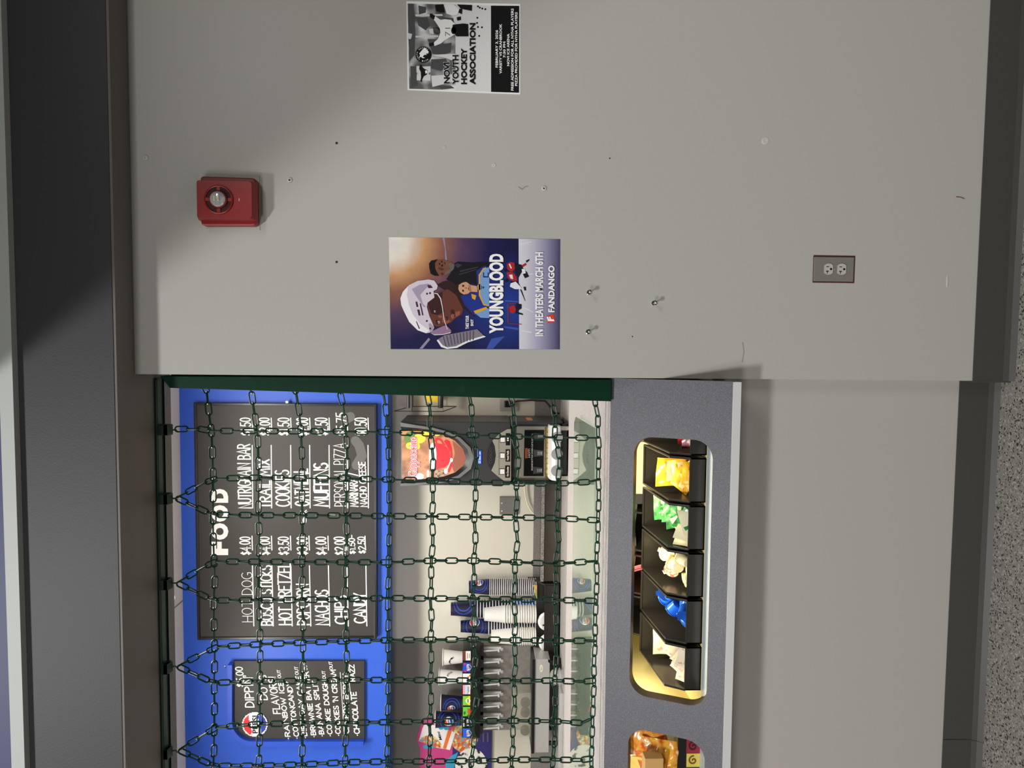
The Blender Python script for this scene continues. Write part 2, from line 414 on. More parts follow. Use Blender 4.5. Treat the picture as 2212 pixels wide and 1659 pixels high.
streak([(2066, 425), (2076, 426), (2083, 429)], .002, mat('red_scuff', (110, 50, 44), 0.7))
streak([(1120, 404), (1128, 409), (1134, 403), (1140, 402)], .0018, mat('pale_scuff', (140, 138, 132), 0.7))
streak([(1604, 740), (1607, 760), (1603, 782)], .0016, mat('pale_scuff', (140, 138, 132), 0.7))
obj('dent', MB().lathe([(.016, 0), (.012, -.0015), (0, -.0018)], at(2046, 608, 0), 12, 'Y', 0.16), patch_m, WR, smooth=True)
for i, (x, y) in enumerate(((315, 341), (626, 389), (1175, 407))):
    lab = ['painted over wall anchor high up near the top edge of the grey wall', 'pale wall anchor below the red strobe alarm', 'pale wall anchor right of the movie poster'][i]
    c = at(x, y, 0)
    t = obj('wall_anchor', MB().lathe([(.0065, 0), (.0065, -.002), (.005, -.003), (.0025, -.003), (.0022, -.001), (0, -.001)], c, 14, 'Y'), patch_m, origin=c, smooth=True)
    tag(t, lab, 'wall anchor', 'wall anchors')
for i, (x, y) in enumerate(((1272, 632), (1412, 655), (1270, 717))):
    lab = ['steel screw under the right half of the movie poster', 'lone steel screw lower than the two other screws below the movie poster', 'steel screw under the left half of the movie poster'][i]
    c = at(x, y, 0)
    mb = MB().tube([c, c+[0, -.022, 0]], .0022, 8).lathe([(.0052, -.022), (.0055, -.024), (.003, -.0265), (0, -.027)], c, 12, 'Y')
    mb.lathe([(.007, 0), (.006, -.003), (.003, -.004)], c, 10, 'Y')
    tag(obj('wall_screw', mb, chrome_m, origin=c, smooth=True), lab, 'screw', 'screws left in the wall')

# ================================================================== duplex outlet on the grey wall
a, b = at(1757, 555, 0), at(1841, 609, 0)
cx, cz = (a[0]+b[0])/2, (a[2]+b[2])/2; W, H = a[0]-b[0], a[2]-b[2]
t = thing('wall_outlet', 'grey duplex power outlet low on the grey wall with red paint round its plate', 'outlet', (cx, 0, b[2]))
obj('paint_rim', bx(cx-W/2-.003, cx+W/2+.004, -.002, 0, cz-H/2-.004, cz+H/2), mat('old_red_paint', (78, 18, 30), 0.6), t, label='rim of old dark red paint')
obj('cover_plate', bx(cx-W/2, cx+W/2, -.006, -.002, cz-H/2, cz+H/2), mat('grey_steel_plate', (120, 118, 112), 0.38), t, bevel=.0015)
for s in (1, -1):
    zz = cz+s*.0172-.002
    pts = [(.0145*math.cos(k), .0145*math.sin(k)) for k in np.linspace(0, 2*PI, 32, endpoint=False)]
    pts = [(px, max(-.0112, min(.0112, pz))) for px, pz in pts]
    r = obj('receptacle', MB().prism([(cx+px, -.006, zz+pz) for px, pz in pts], (0, -.003, 0)), mat('grey_receptacle', (182, 180, 176), 0.35), t)
    mb = bx(cx+.0048, cx+.0066, -.0096, -.0089, zz+.000, zz+.0065).box(cx-.0066, cx-.0046, -.0096, -.0089, zz, zz+.0072).box(cx-.0115, cx-.0066, -.0096, -.0089, zz+.0030, zz+.0046)
    mb.lathe([(.0028, -.0096), (.0028, -.0089)], (cx, 0, zz-.0058), 14, 'Y')
    obj('slot', mb, ink_m, r)
obj('screw', MB().lathe([(.0032, -.006), (.003, -.0075), (0, -.0078)], (cx, 0, cz-.001), 14, 'Y'), chrome_m, t, smooth=True)

# ================================================================== red strobe alarm
D = 0.052
a, b = at(442, 386, 0), at(560, 493, 0)
cx, cz = (a[0]+b[0])/2, (a[2]+b[2])/2; W, H = a[0]-b[0], a[2]-b[2]
t = thing('strobe_alarm', 'red fire alarm strobe with clear round lens high on the grey wall', 'fire alarm', (cx, 0, cz-H/2))
pa, pb = at(438, 376, 0), at(562, 498, 0)
obj('paint_outline', bx(pb[0], pa[0], -.0015, 0, pb[2], pa[2]), wall_m, t, label='square outline of older wall paint', bevel=.0006)
def round_rect(w_, h_, r, n=6):
    out = []
    for sx, sz, a0 in ((1, 1, 0), (-1, 1, 90), (-1, -1, 180), (1, -1, 270)):
        for k in range(n+1):
            q = math.radians(a0+90*k/n); out.append((sx*(w_/2-r)+r*math.cos(q), sz*(h_/2-r)+r*math.sin(q)))
    return out
base = [(px, pz) for px, pz in round_rect(W, H, .008)]
base = [(px*(1 if pz > -H*.3 else .97), pz - (.006*(1-(2*px/W)**2) if pz < -H*.3 else 0)) for px, pz in base]
obj('back_box', MB().prism([(cx+px, -.0015, cz+pz) for px, pz in base], (0, -.026, 0)), red_m, t, bevel=.003)
w2, h2 = W*.76, H*1.0
fz = cz+.001
fr = []
for px, pz in round_rect(w2, h2, .006):
    if pz < 0: pz -= .007*(1-(2*px/w2)**2)
    fr.append((px, pz))
mb = MB(); n = len(fr)
ring = lambda s, y, dz=0: [(cx+px*s, y, fz+pz*s+dz) for px, pz in fr]
vs = ring(1.08, -.0275)+ring(1.0, -D+.004)+ring(.97, -D)
mb.add(vs, [(i, (i+1) % n, n+(i+1) % n, n+i) for i in range(n)]+[(n+i, n+(i+1) % n, 2*n+(i+1) % n, 2*n+i) for i in range(n)]+[list(range(2*n, 3*n))])
hs = obj('housing', mb, red_m, t, smooth=True)
lc = (cx-.001, -D, fz+.012)
obj('sound_ring', MB().lathe([(.0345, 0), (.0345, -.003), (.0325, -.004), (.0305, -.003), (.0305, .006), (.0212, .006), (.0212, -.006), (.0195, -.0075), (.0185, -.006)], lc, 40, 'Y'), red_m, hs, smooth=True)
obj('sound_slot', MB().lathe([(.0303, .0004), (.0303, -.0008), (.0214, -.0008), (.0214, .0004)], lc, 40, 'Y'), mat('slot_shadow_black', (40, 6, 6), 0.7), hs, label='dark ring shaped slot')
for k in range(4):
    mb = MB(); q = k*PI/2; dx, dz = math.cos(q), math.sin(q); ex, ez = -dz, dx
    p = lambda u, v, y: (lc[0]+dx*u+ex*v, y, lc[2]+dz*u+ez*v)
    mb.prism([p(.020, -.004, -D-.003), p(.0315, -.004, -D-.003), p(.0315, .004, -D-.003), p(.020, .004, -D-.003)], (0, .004, 0)); obj('spoke', mb, red_m, hs)
ls = obj('lens', MB().lathe([(.0190, -.005), (.0185, -.010), (.016, -.014), (.011, -.0165), (.006, -.0175), (0, -.0178)], lc, 20, 'Y'), lens_m, hs, label='clear faceted lens')
mb = MB()
for u in (-.0045, .0045):
    for v in (-.004, 0, .004): mb.box(lc[0]+v-.0015, lc[0]+v+.0012, lc[1]-.0192, lc[1]-.017, lc[2]+u-.0014, lc[2]+u+.0014)
obj('light_diode', mb, led_m, ls)
obj('indicator', bx(cx-.004, cx+.003, -D-.001, -D+.001, fz-.037, fz-.0355), mat('pale_mark', (225, 190, 180), 0.5), hs)

# ================================================================== youth hockey flyer (printed sheet taped to the wall)
def zf(X, Y): return (860+X/7.541, Y/7.541)
PC = at(*zf(1060, 780), 0)
t = thing('hockey_flyer', 'black and white youth hockey flyer taped high at the right of the grey wall', 'flyer', PC)
def zp(mb, pts, lay, z=zf): ipoly(mb, [z(*p) for p in pts], 0, 0.001+0.0003*lay)
mb = MB(); mb.prism([at(*zf(*p), 0) for p in ((135, 22), (1990, 68), (1990, 1540), (155, 1470))], (0, -.001, 0))
obj('sheet', mb, pap_m, t)
crowd_m = noisy('blurred_crowd_print', 26, [(0.25, (40, 40, 42)), (0.45, (92, 92, 92)), (0.55, (150, 150, 150)), (0.68, (222, 222, 220))], 0.5, 1)
mb = MB(); zp(mb, [(155, 60), (935, 80), (935, 1470), (182, 1448)], 1); obj('photo_print', mb, crowd_m, t)
mb = MB()
for pts in ([(160, 62), (255, 68), (280, 500), (270, 900), (185, 1000), (170, 640)], [(300, 290), (480, 280), (520, 420), (450, 500), (330, 420)], [(330, 95), (460, 120), (450, 210), (340, 240)],
            [(480, 640), (620, 640), (740, 720), (870, 700), (860, 860), (700, 900), (560, 880)], [(540, 970), (780, 960), (830, 1080), (700, 1160), (540, 1120)], [(700, 280), (900, 300), (920, 420), (760, 380)],
            [(200, 1080), (300, 1090), (320, 1400), (210, 1420)], [(640, 1390), (860, 1400), (920, 1440), (700, 1462)]):
    mb = MB(); zp(mb, pts, 2); obj('dark_patch', mb, mat('print_dark_grey', (66, 66, 68), 0.5), t)
mb = MB()
for pts in ([(275, 240), (720, 235), (730, 265), (290, 275)], [(280, 590), (650, 580), (660, 605), (290, 618)], [(520, 900), (930, 880), (930, 1010), (780, 950)], [(540, 1240), (930, 1210), (930, 1330), (560, 1420)], [(160, 540), (230, 560), (210, 640), (170, 640)], [(500, 480), (570, 470), (580, 560), (520, 550)]): zp(mb, pts, 3)
zp(mb, [(935, 80), (1512, 97), (1514, 1500), (935, 1478)], 1)
zp(mb, [(300, 1080), (350, 1080), (350, 1090), (530, 1085), (530, 1180), (500, 1190), (500, 1220), (530, 1225), (528, 1320), (305, 1312), (305, 1220), (330, 1215), (330, 1190), (300, 1185)], 4)
obj('light_patches', mb, mat('print_light_grey', (214, 214, 214), 0.5), t)
mb = MB()                                       # player with raised arms, and the cut-off player beside
zp(mb, [(690, 330), (560, 240), (520, 260), (600, 350), (680, 470), (690, 540), (650, 640), (560, 720), (600, 755), (700, 715), (760, 660), (870, 600), (940, 560), (930, 400), (860, 330), (760, 320)], 5)
zp(mb, [(745, 85), (830, 75), (910, 80), (1000, 170), (960, 250), (880, 260), (790, 230)], 5)
obj('white_jersey', mb, pap_m, t)
mb = MB()
for pts in ([(890, 410), (1060, 390), (1140, 400), (1145, 600), (950, 600), (880, 500)], [(515, 235), (545, 228), (605, 265), (585, 330), (520, 285)], [(500, 720), (580, 690), (590, 740), (510, 765)],
            [(600, 90), (730, 75), (760, 215), (620, 190)], [(960, 80), (1205, 90), (1200, 185), (1020, 150)], [(955, 290), (1020, 275), (1025, 330), (965, 345)], [(1000, 150), (1045, 160), (1040, 240), (980, 210)], icirc(630, 505, 52), icirc(905, 505, 40, ry=60)):
    mb = MB(); zp(mb, pts, 6); obj('dark_kit', mb, ink_m, t)
mb = MB()
for X, Y in ((1300, 110), (1330, 130), (1370, 145), (1420, 155), (1300, 445), (1320, 590), (1290, 295), (1285, 380), (1365, 450)): zp(mb, icirc(X, Y, 16, 8), 3)
obj('ice_specks', mb, ink_m, t)
mb = MB(); p, q = zf(850, 598), zf(850, 462); img_text(mb, '71', *p, *q, 90/7.541, 0, .0031, -.01); obj('jersey_number', mb, mat('print_mid_grey', (110, 110, 112), 0.5), t)
mb = MB(); zp(mb, [(560, 455), (590, 450), (640, 470), (680, 520), (665, 545), (620, 550), (590, 530)], 7); obj('player_helmet', mb, mat('print_dark_grey', (66, 66, 68), 0.5), t)
mb = MB(); zp(mb, [(1512, 97), (1972, 100), (1968, 1514), (1515, 1500)], 2); obj('black_panel', mb, ink_m, t)
mb = MB(); zp(mb, icirc(415, 895, 132), 5); zp(mb, [(350, 1080), (375, 1055), (400, 1100), (430, 1130), (480, 1150), (470, 1220), (420, 1250), (395, 1300), (385, 1345), (362, 1330), (375, 1270), (370, 1180), (345, 1130)], 6)
obj('club_emblem', mb, ink_m, t)
mb = MB()
zp(mb, [(385, 830), (430, 785), (455, 800), (500, 850), (490, 880), (450, 880), (470, 900), (430, 900), (400, 930), (440, 950), (400, 955), (370, 930), (340, 960), (360, 900), (345, 880)], 6)
zp(mb, [(440, 1160), (470, 1150), (480, 1190), (450, 1210)], 7)
ring_txt = 'NOVI YOUTH HOCKEY'
cc = at(*zf(415, 895), 0); rr = abs(at(*zf(415, 895-112), 0)[0]-cc[0])
for k, ch in enumerate(ring_txt):
    if ch == ' ': continue
    q = math.radians(220-k*260/16); d = np.array([math.cos(q), 0, math.sin(q)]); e = np.array([math.sin(q), 0, -math.cos(q)])
    wd = .0024; put_text(mb, ch, cc+d*(rr-.0024)-e*wd/2, e*wd, d*.0034, off=.0031, bold=.02)
obj('emblem_art', mb, pk_white, t)
mb = MB(); halo = MB()
for s, x0, x1, y0, y1 in (('NOVI', 745, 838, 1370, 1025), ('YOUTH', 885, 980, 1385, 905), ('HOCKEY', 1025, 1115, 1380, 795), ('ASSOCIATION', 1165, 1255, 1385, 385)):
    p, q = zf(x1, y0), zf(x1, y1); img_text(mb, s, *p, *q, (x1-x0)/7.541, 0, .0034, .04)
    if s in ('NOVI', 'YOUTH'): img_text(halo, s, p[0], p[1]+.9, q[0], q[1]-.9, (x1-x0)/7.541, 0, .0029, .09)
obj('title_lettering', mb, ink_m, t); obj('title_halo', halo, mat('print_light_grey', (214, 214, 214), 0.5), t)
mb = MB()
for s, x0, x1, y0, y1 in (('FEBRUARY 3, 2026', 1585, 1625, 1105, 495), ('VARSITY VS CRANBROOK', 1648, 1688, 1205, 395), ('7:30 PM', 1710, 1748, 945, 685), ('NOVI ICE ARENA', 1772, 1812, 1080, 555),
                          ('FREE ADMISSION FOR ALL NYHA PLAYERS', 1838, 1880, 1480, 145), ('PIZZA PROVIDED FOR NYHA PLAYERS', 1902, 1942, 1405, 205)):
    p, q = zf(x1, y0), zf(x1, y1); img_text(mb, s, *p, *q, (x1-x0)/7.541, 0, .0022, .02)
obj('event_lettering', mb, pk_white, t)

# ================================================================== movie poster
def zm(X, Y): return (830+X/5.53, 500+Y/5.53)
PM = at(*zm(1075, 740), 0)
t = thing('movie_poster', 'dark blue hockey movie poster with a white helmet taped to the grey wall', 'poster', PM)
Mp = mat('poster_night_print', (30, 32, 84), 0.32); nt, lk, b = nodes(Mp)
tc = nt.new('ShaderNodeTexCoord')
def dist_ramp(px, stops, scale):
    mp = nt.new('ShaderNodeMapping'); mp.inputs['Location'].default_value = tuple(-np.array(px)*scale); mp.inputs['Scale'].default_value = (scale,)*3
    g = nt.new('ShaderNodeTexGradient'); g.gradient_type = 'SPHERICAL'
    lk.new(tc.outputs['Object'], mp.inputs['Vector']); lk.new(mp.outputs['Vector'], g.inputs['Vector'])
    r = ramp(nt, stops); lk.new(g.outputs['Fac'], r.inputs['Fac']); return r
corner = at(*zm(80, 120), 0)-PM
r1 = dist_ramp(corner, [(0, (26, 26, 70)), (0.25, (34, 30, 84)), (0.45, (92, 66, 100)), (0.62, (160, 104, 84)), (0.74, (222, 166, 116)), (0.86, (252, 240, 226)), (1, (255, 252, 248))], 1/0.33)
mid = at(*zm(1450, 900), 0)-PM
r2 = dist_ramp(mid, [(0, (0, 0, 0)), (1, (26, 62, 150))], 1/0.14)
nz = nt.new('ShaderNodeTexNoise'); nz.inputs['Scale'].default_value = 30; lk.new(tc.outputs['Object'], nz.inputs['Vector'])
mx = nt.new('ShaderNodeMixRGB'); mx.blend_type = 'ADD'; mx.inputs[0].default_value = 1
lk.new(r1.outputs['Color'], mx.inputs[1]); lk.new(r2.outputs['Color'], mx.inputs[2])
m3 = nt.new('ShaderNodeMixRGB'); m3.blend_type = 'MULTIPLY'; m3.inputs[0].default_value = 0.35
lk.new(mx.outputs['Color'], m3.inputs[1]); lk.new(nz.outputs['Fac'], m3.inputs[2]); lk.new(m3.outputs['Color'], b.inputs['Base Color'])
mb = MB(); mb.prism([at(*zm(*p), 0) for p in ((55, 68), (2100, 93), (2095, 1408), (78, 1405))], (0, -.001, 0)); obj('sheet', mb, Mp, t)
Mi = mat('poster_ice_print', (190, 188, 206), 0.32); nt, lk, b = nodes(Mi); tc = nt.new('ShaderNodeTexCoord')
sp = nt.new('ShaderNodeSeparateXYZ'); lk.new(tc.outputs['Object'], sp.inputs[0])
mr = nt.new('ShaderNodeMapRange'); mr.inputs[1].default_value = float(at(*zm(2100, 740), 0)[2]-PM[2]); mr.inputs[2].default_value = float(at(*zm(1605, 740), 0)[2]-PM[2])
lk.new(sp.outputs[2], mr.inputs[0]); r1 = ramp(nt, [(0, (66, 62, 98)), (0.2, (118, 114, 146)), (0.5, (168, 164, 190)), (0.8, (204, 202, 214)), (1, (216, 216, 224))]); lk.new(mr.outputs[0], r1.inputs['Fac']); lk.new(r1.outputs['Color'], b.inputs['Base Color'])
def zq(mb, pts, lay): zp(mb, pts, lay, zm)
mb = MB(); zq(mb, [(1605, 88), (2100, 93), (2095, 1408), (1612, 1406)], 1); obj('ice_print', mb, Mi, t)
def art(nm, rgb, polys, lay, rough=0.32):
    for p in polys:
        m2 = MB(); zq(m2, p, lay); obj(nm, m2, mat('print_%d_%d_%d' % rgb, rgb, rough), t)
art('stadium_glow', (150, 140, 170), [[(695, 75), (720, 75), (750, 340), (730, 345), (725, 200)], [(420, 1400), (530, 1270), (550, 1290), (460, 1400)]], 1)
art('coach_jacket', (24, 22, 30), [[(840, 380), (880, 360), (1050, 370), (1250, 360), (1255, 600), (1100, 640), (990, 620), (850, 640), (740, 570), (790, 500)]], 2)
art('coach_face', (120, 76, 56), [[(590, 345), (700, 332), (800, 360), (842, 400), (832, 450), (780, 500), (720, 545), (650, 525), (600, 450)]], 3)
art('coach_hair', (18, 16, 18), [[(535, 385), (560, 350), (610, 340), (640, 332), (605, 380), (610, 450), (655, 532), (600, 530), (555, 505), (540, 440)]], 4)
art('coach_beard', (104, 96, 92), [[(765, 372), (838, 395), (832, 450), (770, 505), (720, 520), (740, 470), (790, 450), (770, 410)], [(735, 370), (752, 368), (752, 410), (736, 410)]], 4)
art('coach_eyes', (30, 22, 20), [[(655, 378), (668, 378), (668, 398), (655, 398)], [(680, 400), (700, 395), (702, 418), (684, 424)], [(680, 350), (694, 352), (694, 372), (682, 370)]], 5)
art('jersey_shoulder', (34, 52, 140), [[(830, 650), (900, 770), (1020, 770), (1120, 725), (1100, 470), (1200, 410), (1255, 430), (1255, 1035), (1150, 1030), (1060, 990), (960, 880), (850, 730)]], 3)
art('jersey_body', (120, 160, 214), [[(1135, 520), (1190, 440), (1255, 430), (1255, 885), (1190, 872), (1140, 760)], [(1085, 975), (1215, 915), (1255, 925), (1255, 1035), (1150, 1030)]], 4)
art('jersey_trim', (226, 168, 44), [[(1128, 520), (1180, 440), (1215, 430), (1215, 445), (1185, 455), (1145, 530), (1150, 760), (1195, 868), (1255, 880), (1255, 895), (1185, 882), (1130, 765)], [(1115, 640), (1150, 625), (1150, 700), (1118, 695)], [(1070, 950), (1220, 900), (1230, 925), (1085, 985)], [(1040, 745), (1100, 765), (1085, 820), (1050, 800)]], 5)
art('player_face', (206, 156, 124), [[(870, 640), (930, 605), (985, 605), (1030, 640), (1110, 655), (1115, 725), (1030, 720), (1000, 745), (945, 755), (890, 715)]], 4)
art('player_hair', (44, 30, 24), [[(828, 660), (870, 625), (960, 590), (985, 600), (930, 615), (890, 640), (885, 690), (905, 730), (955, 758), (900, 765), (850, 730)]], 5)
art('player_eyes', (50, 34, 28), [[(930, 640), (955, 640), (955, 660), (932, 662)], [(930, 695), (950, 700), (952, 722), (934, 720)], [(1005, 670), (1012, 668), (1012, 700), (1005, 700)]], 6)
art('hero_neck', (48, 30, 30), [[(620, 640), (700, 600), (790, 580), (850, 640), (960, 880), (1060, 990), (1100, 1035), (1000, 960), (930, 900), (820, 760)]], 4)
art('hero_face', (104, 58, 48), [[(510, 860), (600, 740), (760, 690), (860, 760), (945, 930), (930, 985), (860, 1030), (800, 1085), (740, 1112), (640, 1140), (585, 1120), (540, 1010)]], 5)
art('hero_shade', (60, 32, 32), [[(520, 860), (600, 760), (700, 720), (690, 830), (720, 960), (640, 1000), (560, 980)], [(790, 940), (830, 930), (850, 1010), (820, 1040)], [(900, 1020), (940, 1018), (920, 1050)]], 6)
art('hero_eyes', (226, 214, 208), [[(595, 945), (612, 945), (612, 966), (596, 968)], [(640, 1075), (662, 1072), (662, 1098), (644, 1098)]], 7)
art('hero_brow', (38, 20, 22), [[(575, 935), (590, 930), (600, 985), (588, 985)], [(618, 1060), (632, 1058), (640, 1110), (628, 1112)]], 7)
art('hero_light', (150, 88, 66), [[(700, 1000), (760, 1040), (790, 1075), (740, 1105), (690, 1080)], [(850, 960), (910, 950), (900, 1000), (850, 1020)], [(640, 1000), (700, 1010), (690, 1030), (650, 1030)]], 6)
art('hero_nose', (74, 38, 34), [[(720, 1015), (760, 1020), (765, 1060), (740, 1070), (735, 1040)]], 7)
art('hero_lips', (158, 84, 78), [[(792, 1010), (812, 985), (838, 990), (835, 1030), (812, 1050)]], 7)
art('hero_pupils', (20, 12, 12), [icirc(603, 958, 6, 8), icirc(651, 1088, 7, 8)], 8)
art('coach_lines', (84, 50, 40), [[(640, 440), (660, 430), (720, 450), (690, 470)], [(712, 372), (728, 366), (736, 392), (722, 398)], [(672, 500), (700, 490), (712, 515), (690, 525)]], 5)
art('coach_collar', (60, 58, 68), [[(840, 400), (870, 380), (930, 400), (880, 440)], [(900, 470), (1120, 420), (1125, 430), (910, 485)], [(890, 510), (1100, 450), (1104, 458), (895, 520)]], 3)
art('player_shade', (168, 116, 92), [[(1000, 640), (1030, 645), (1040, 715), (1010, 715), (1020, 680)], [(960, 668), (990, 672), (990, 688), (962, 682)]], 5)
art('jersey_letter', (30, 40, 90), [[(1180, 490), (1192, 490), (1192, 535), (1235, 535), (1235, 490), (1248, 490), (1248, 550), (1180, 550)], [(1158, 650), (1166, 650), (1166, 690), (1158, 690)], [(1175, 655), (1195, 665), (1195, 675), (1175, 685)]], 5)
art('helmet_shadow', (170, 156, 180), [[(330, 690), (420, 640), (520, 625), (560, 640), (500, 680), (430, 760), (460, 860), (500, 905), (470, 900), (400, 800)], [(560, 1100), (600, 1150), (570, 1205), (545, 1190), (530, 1100)]], 9)
art('ice_marks', (226, 226, 234), [[(1620, 150), (1760, 120), (1764, 126), (1624, 160)], [(1640, 520), (1780, 500), (1782, 508), (1642, 530)], [(1660, 900), (1780, 960), (1778, 968), (1656, 910)], [(1640, 1180), (1760, 1200), (1758, 1212), (1640, 1190)]], 2)
art('arena_beam', (60, 84, 170), [[(1440, 820), (1600, 830), (1600, 850), (1440, 838)], [(1430, 1130), (1600, 1150), (1600, 1180), (1430, 1150)], [(1280, 1280), (1440, 1250), (1300, 1400), (1220, 1400)]], 2)
art('helmet', (216, 206, 220), [[(195, 800), (225, 720), (300, 640), (400, 592), (530, 574), (600, 588), (640, 650), (630, 690), (590, 712), (600, 790), (520, 850), (510, 900), (540, 1010), (600, 1150), (570, 1205), (500, 1216), (400, 1180), (300, 1080), (240, 960), (205, 880)]], 8)
art('helmet_shell', (244, 240, 246), [[(195, 800), (225, 720), (290, 650), (275, 760), (300, 880), (350, 1000), (430, 1100), (540, 1180), (500, 1216), (400, 1180), (300, 1080), (240, 960), (205, 880)]], 9)
art('helmet_vents', (70, 40, 56), [[(375, 840), (395, 840), (408, 900), (388, 905)], [(395, 935), (422, 935), (435, 1005), (412, 1005)], [(425, 860), (438, 860), (470, 1000), (455, 1005)], [(380, 1075), (390, 1075), (428, 1160), (416, 1165)], [(515, 640), (560, 645), (580, 675), (530, 680)], icirc(512, 745, 12, 10), icirc(548, 738, 12, 10), icirc(510, 1070, 12, 10), icirc(550, 1160, 12, 10)], 10)
art('visor', (150, 120, 150), [[(545, 1205), (700, 1130), (740, 1120), (800, 1180), (790, 1215), (700, 1235), (600, 1240)]], 8)
art('visor_edge', (226, 214, 220), [[(600, 735), (640, 740), (680, 800), (700, 900), (720, 1050), (760, 1170), (752, 1172), (712, 1055), (690, 900), (668, 805), (632, 750), (600, 745)], [(545, 1205), (600, 1240), (700, 1235), (790, 1215), (805, 1195), (790, 1205), (700, 1226), (600, 1230)]], 11)
art('stick_edge', (236, 236, 240), [[(628, 1300), (645, 1290), (700, 1360), (760, 1385), (860, 1370), (1000, 1300), (1190, 1245), (1215, 1258), (1000, 1325), (870, 1390), (750, 1403), (680, 1380)]], 9)
art('stick_blade', (132, 124, 136), [[(640, 1290), (720, 1240), (1110, 1168), (1195, 1250), (1000, 1305), (860, 1372), (755, 1388), (690, 1360)]], 8)
art('stick_bands', (84, 78, 96), [[(700+k*40, 1250-k*7), (712+k*40, 1248-k*7), (745+k*36, 1375-k*9), (733+k*36, 1377-k*9)] for k in range(10)], 9)
art('skater_red', (176, 40, 44), [[(1465, 390), (1500, 365), (1555, 375), (1560, 450), (1520, 490), (1470, 450)], [(1460, 490), (1530, 480), (1580, 540), (1590, 590), (1540, 600), (1480, 560)], [(1490, 900), (1550, 880), (1580, 940), (1540, 980), (1500, 970)], [(1610, 425), (1690, 375), (1700, 400), (1630, 445)]], 4)
art('skater_dark', (26, 26, 44), [[(1555, 380), (1640, 400), (1660, 450), (1600, 560), (1560, 470)], [(1500, 600), (1580, 590), (1620, 640), (1600, 660)], [(1570, 860), (1640, 870), (1640, 920), (1580, 960), (1650, 980), (1660, 1000), (1570, 980)], icirc(1462, 585, 22, 10), icirc(1450, 465, 18, 10), [(1690, 350), (1735, 330), (1730, 350), (1700, 375)], [(1630, 460), (1700, 480), (1730, 540), (1680, 560)], [(1620, 690), (1640, 700), (1685, 830), (1680, 832)], [(1660, 665), (1690, 660), (1695, 705), (1675, 708)]], 5)
art('skater_white', (232, 232, 238), [[(1510, 620), (1570, 600), (1625, 660), (1640, 690), (1560, 690), (1500, 660)], [(1488, 392), (1500, 385), (1525, 440), (1510, 445)], [(1490, 520), (1530, 515), (1540, 570), (1510, 565)], [(1640, 450), (1680, 450), (1690, 500), (1650, 510)]], 6)
art('goal_frame', (150, 50, 60), [[(1475, 858), (1485, 858), (1485, 1100), (1475, 1100)], [(1475, 1095), (1640, 1105), (1640, 1112), (1475, 1104)], [(1480, 858), (1580, 855), (1580, 862), (1480, 866)]], 6)
mb = MB()
def pt_text(s, x0, x1, y0, y1, bold, lay=13):
    p, q = zm(x1, y0), zm(x1, y1); img_text(mb, s, *p, *q, (x1-x0)/5.53, 0, .001+.0003*lay, bold)
pt_text('YOUNGBLOOD', 1255, 1412, 1220, 270, .045); obj('title_lettering', mb, pk_white, t)
for q in (('IN THEATERS MARCH 6TH', 1802, 1893, 1250, 250, .03), ('FANDANGO', 1957, 2028, 965, 410, .035), ('TAKE YOUR', 972, 1010, 1165, 1005, .03), ('SHOT', 1032, 1064, 1130, 1050, .03)):
    mb = MB(); pt_text(*q); obj('small_lettering', mb, pk_white, t)
art('ticket_emblem', (226, 66, 36), [[(1935, 1012), (2022, 990), (2042, 1075), (1955, 1097)]], 5)
mb = MB(); p, q = zm(2026, 1072), zm(2008, 1020); img_text(mb, 'F', *p, *q, 70/5.53, 0, .004, .06); obj('emblem_letter', mb, pk_white, t)

# ================================================================== service counter with its sloping display front
P0 = np.array([0, 0.05, 1.047]); PB = np.array([0, -0.08, at(1573, 1240, -0.08)[2]])
sl = unit(PB-P0); PN = unit(np.cross([1., 0, 0], sl)); PN = PN if PN[1] < 0 else -PN       # outward normal of the sloping front
SL = np.linalg.norm(PB-P0); TH = 0.034
t = thing('service_counter', 'dark speckled serving counter with a sloping front and two rounded openings', 'counter', (-1.0, 0.05, 0.75))
def on_front(x, y):
    p = atP(x, y, P0, PN); return (p[0], float(np.dot(p-P0, sl)))
CO = [(1362, 1545, 946, 1530, 62), (1362, 1545, 1583, 2300, 62)]
cu = bpy.data.curves.new('f', 'CURVE'); cu.dimensions = '2D'; cu.fill_mode = 'BOTH'; cu.extrude = TH/2
def spl(pts):
    s = cu.splines.new('POLY'); s.points.add(len(pts)-1); s.use_cyclic_u = True
    for q, p in zip(s.points, pts): q.co = (p[0], -p[1], 0, 1)
spl([(-3, 0), (0-.003, 0), (0-.003, SL), (-3, SL)])
s0 = on_front(1365, 1200)[1]; s1 = on_front(1533, 1240)[1]
XR1 = on_front(1450, 947)[0]; XL1 = on_front(1450, 1516)[0]; XR2 = on_front(1450, 1590)[0]
for xl, xr in ((XL1, XR1), (XR2-.55, XR2)):
    cx, cs = (xl+xr)/2, (s0+s1)/2
    spl([(cx+px, cs+pz) for px, pz in round_rect(xr-xl, s1-s0, .048, 10)])
o = bpy.data.objects.new('f', cu); C.objects.link(o); dg = bpy.context.evaluated_depsgraph_get()
me = bpy.data.meshes.new_from_object(o.evaluated_get(dg)); mb = MB()
vs = [P0+np.array([1., 0, 0])*v.co[0]+sl*(-v.co[1])+PN*(v.co[2]-TH/2) for v in me.vertices]
for p in me.polygons:
    c = sum(me.vertices[i].co[2] for i in p.vertices)/len(p.vertices)
    mb.cur = 0 if abs(c) > TH*.45 else 1; 
    mb.f.append(list(p.vertices)); mb.m.append(mb.cur)
mb.v = [tuple(v) for v in vs]
bpy.data.objects.remove(o); bpy.data.curves.remove(cu); bpy.data.meshes.remove(me)
obj('front_panel', mb, [speck_m, edge_m], t)
zs1 = at(1589, 1240, -0.08)[2]
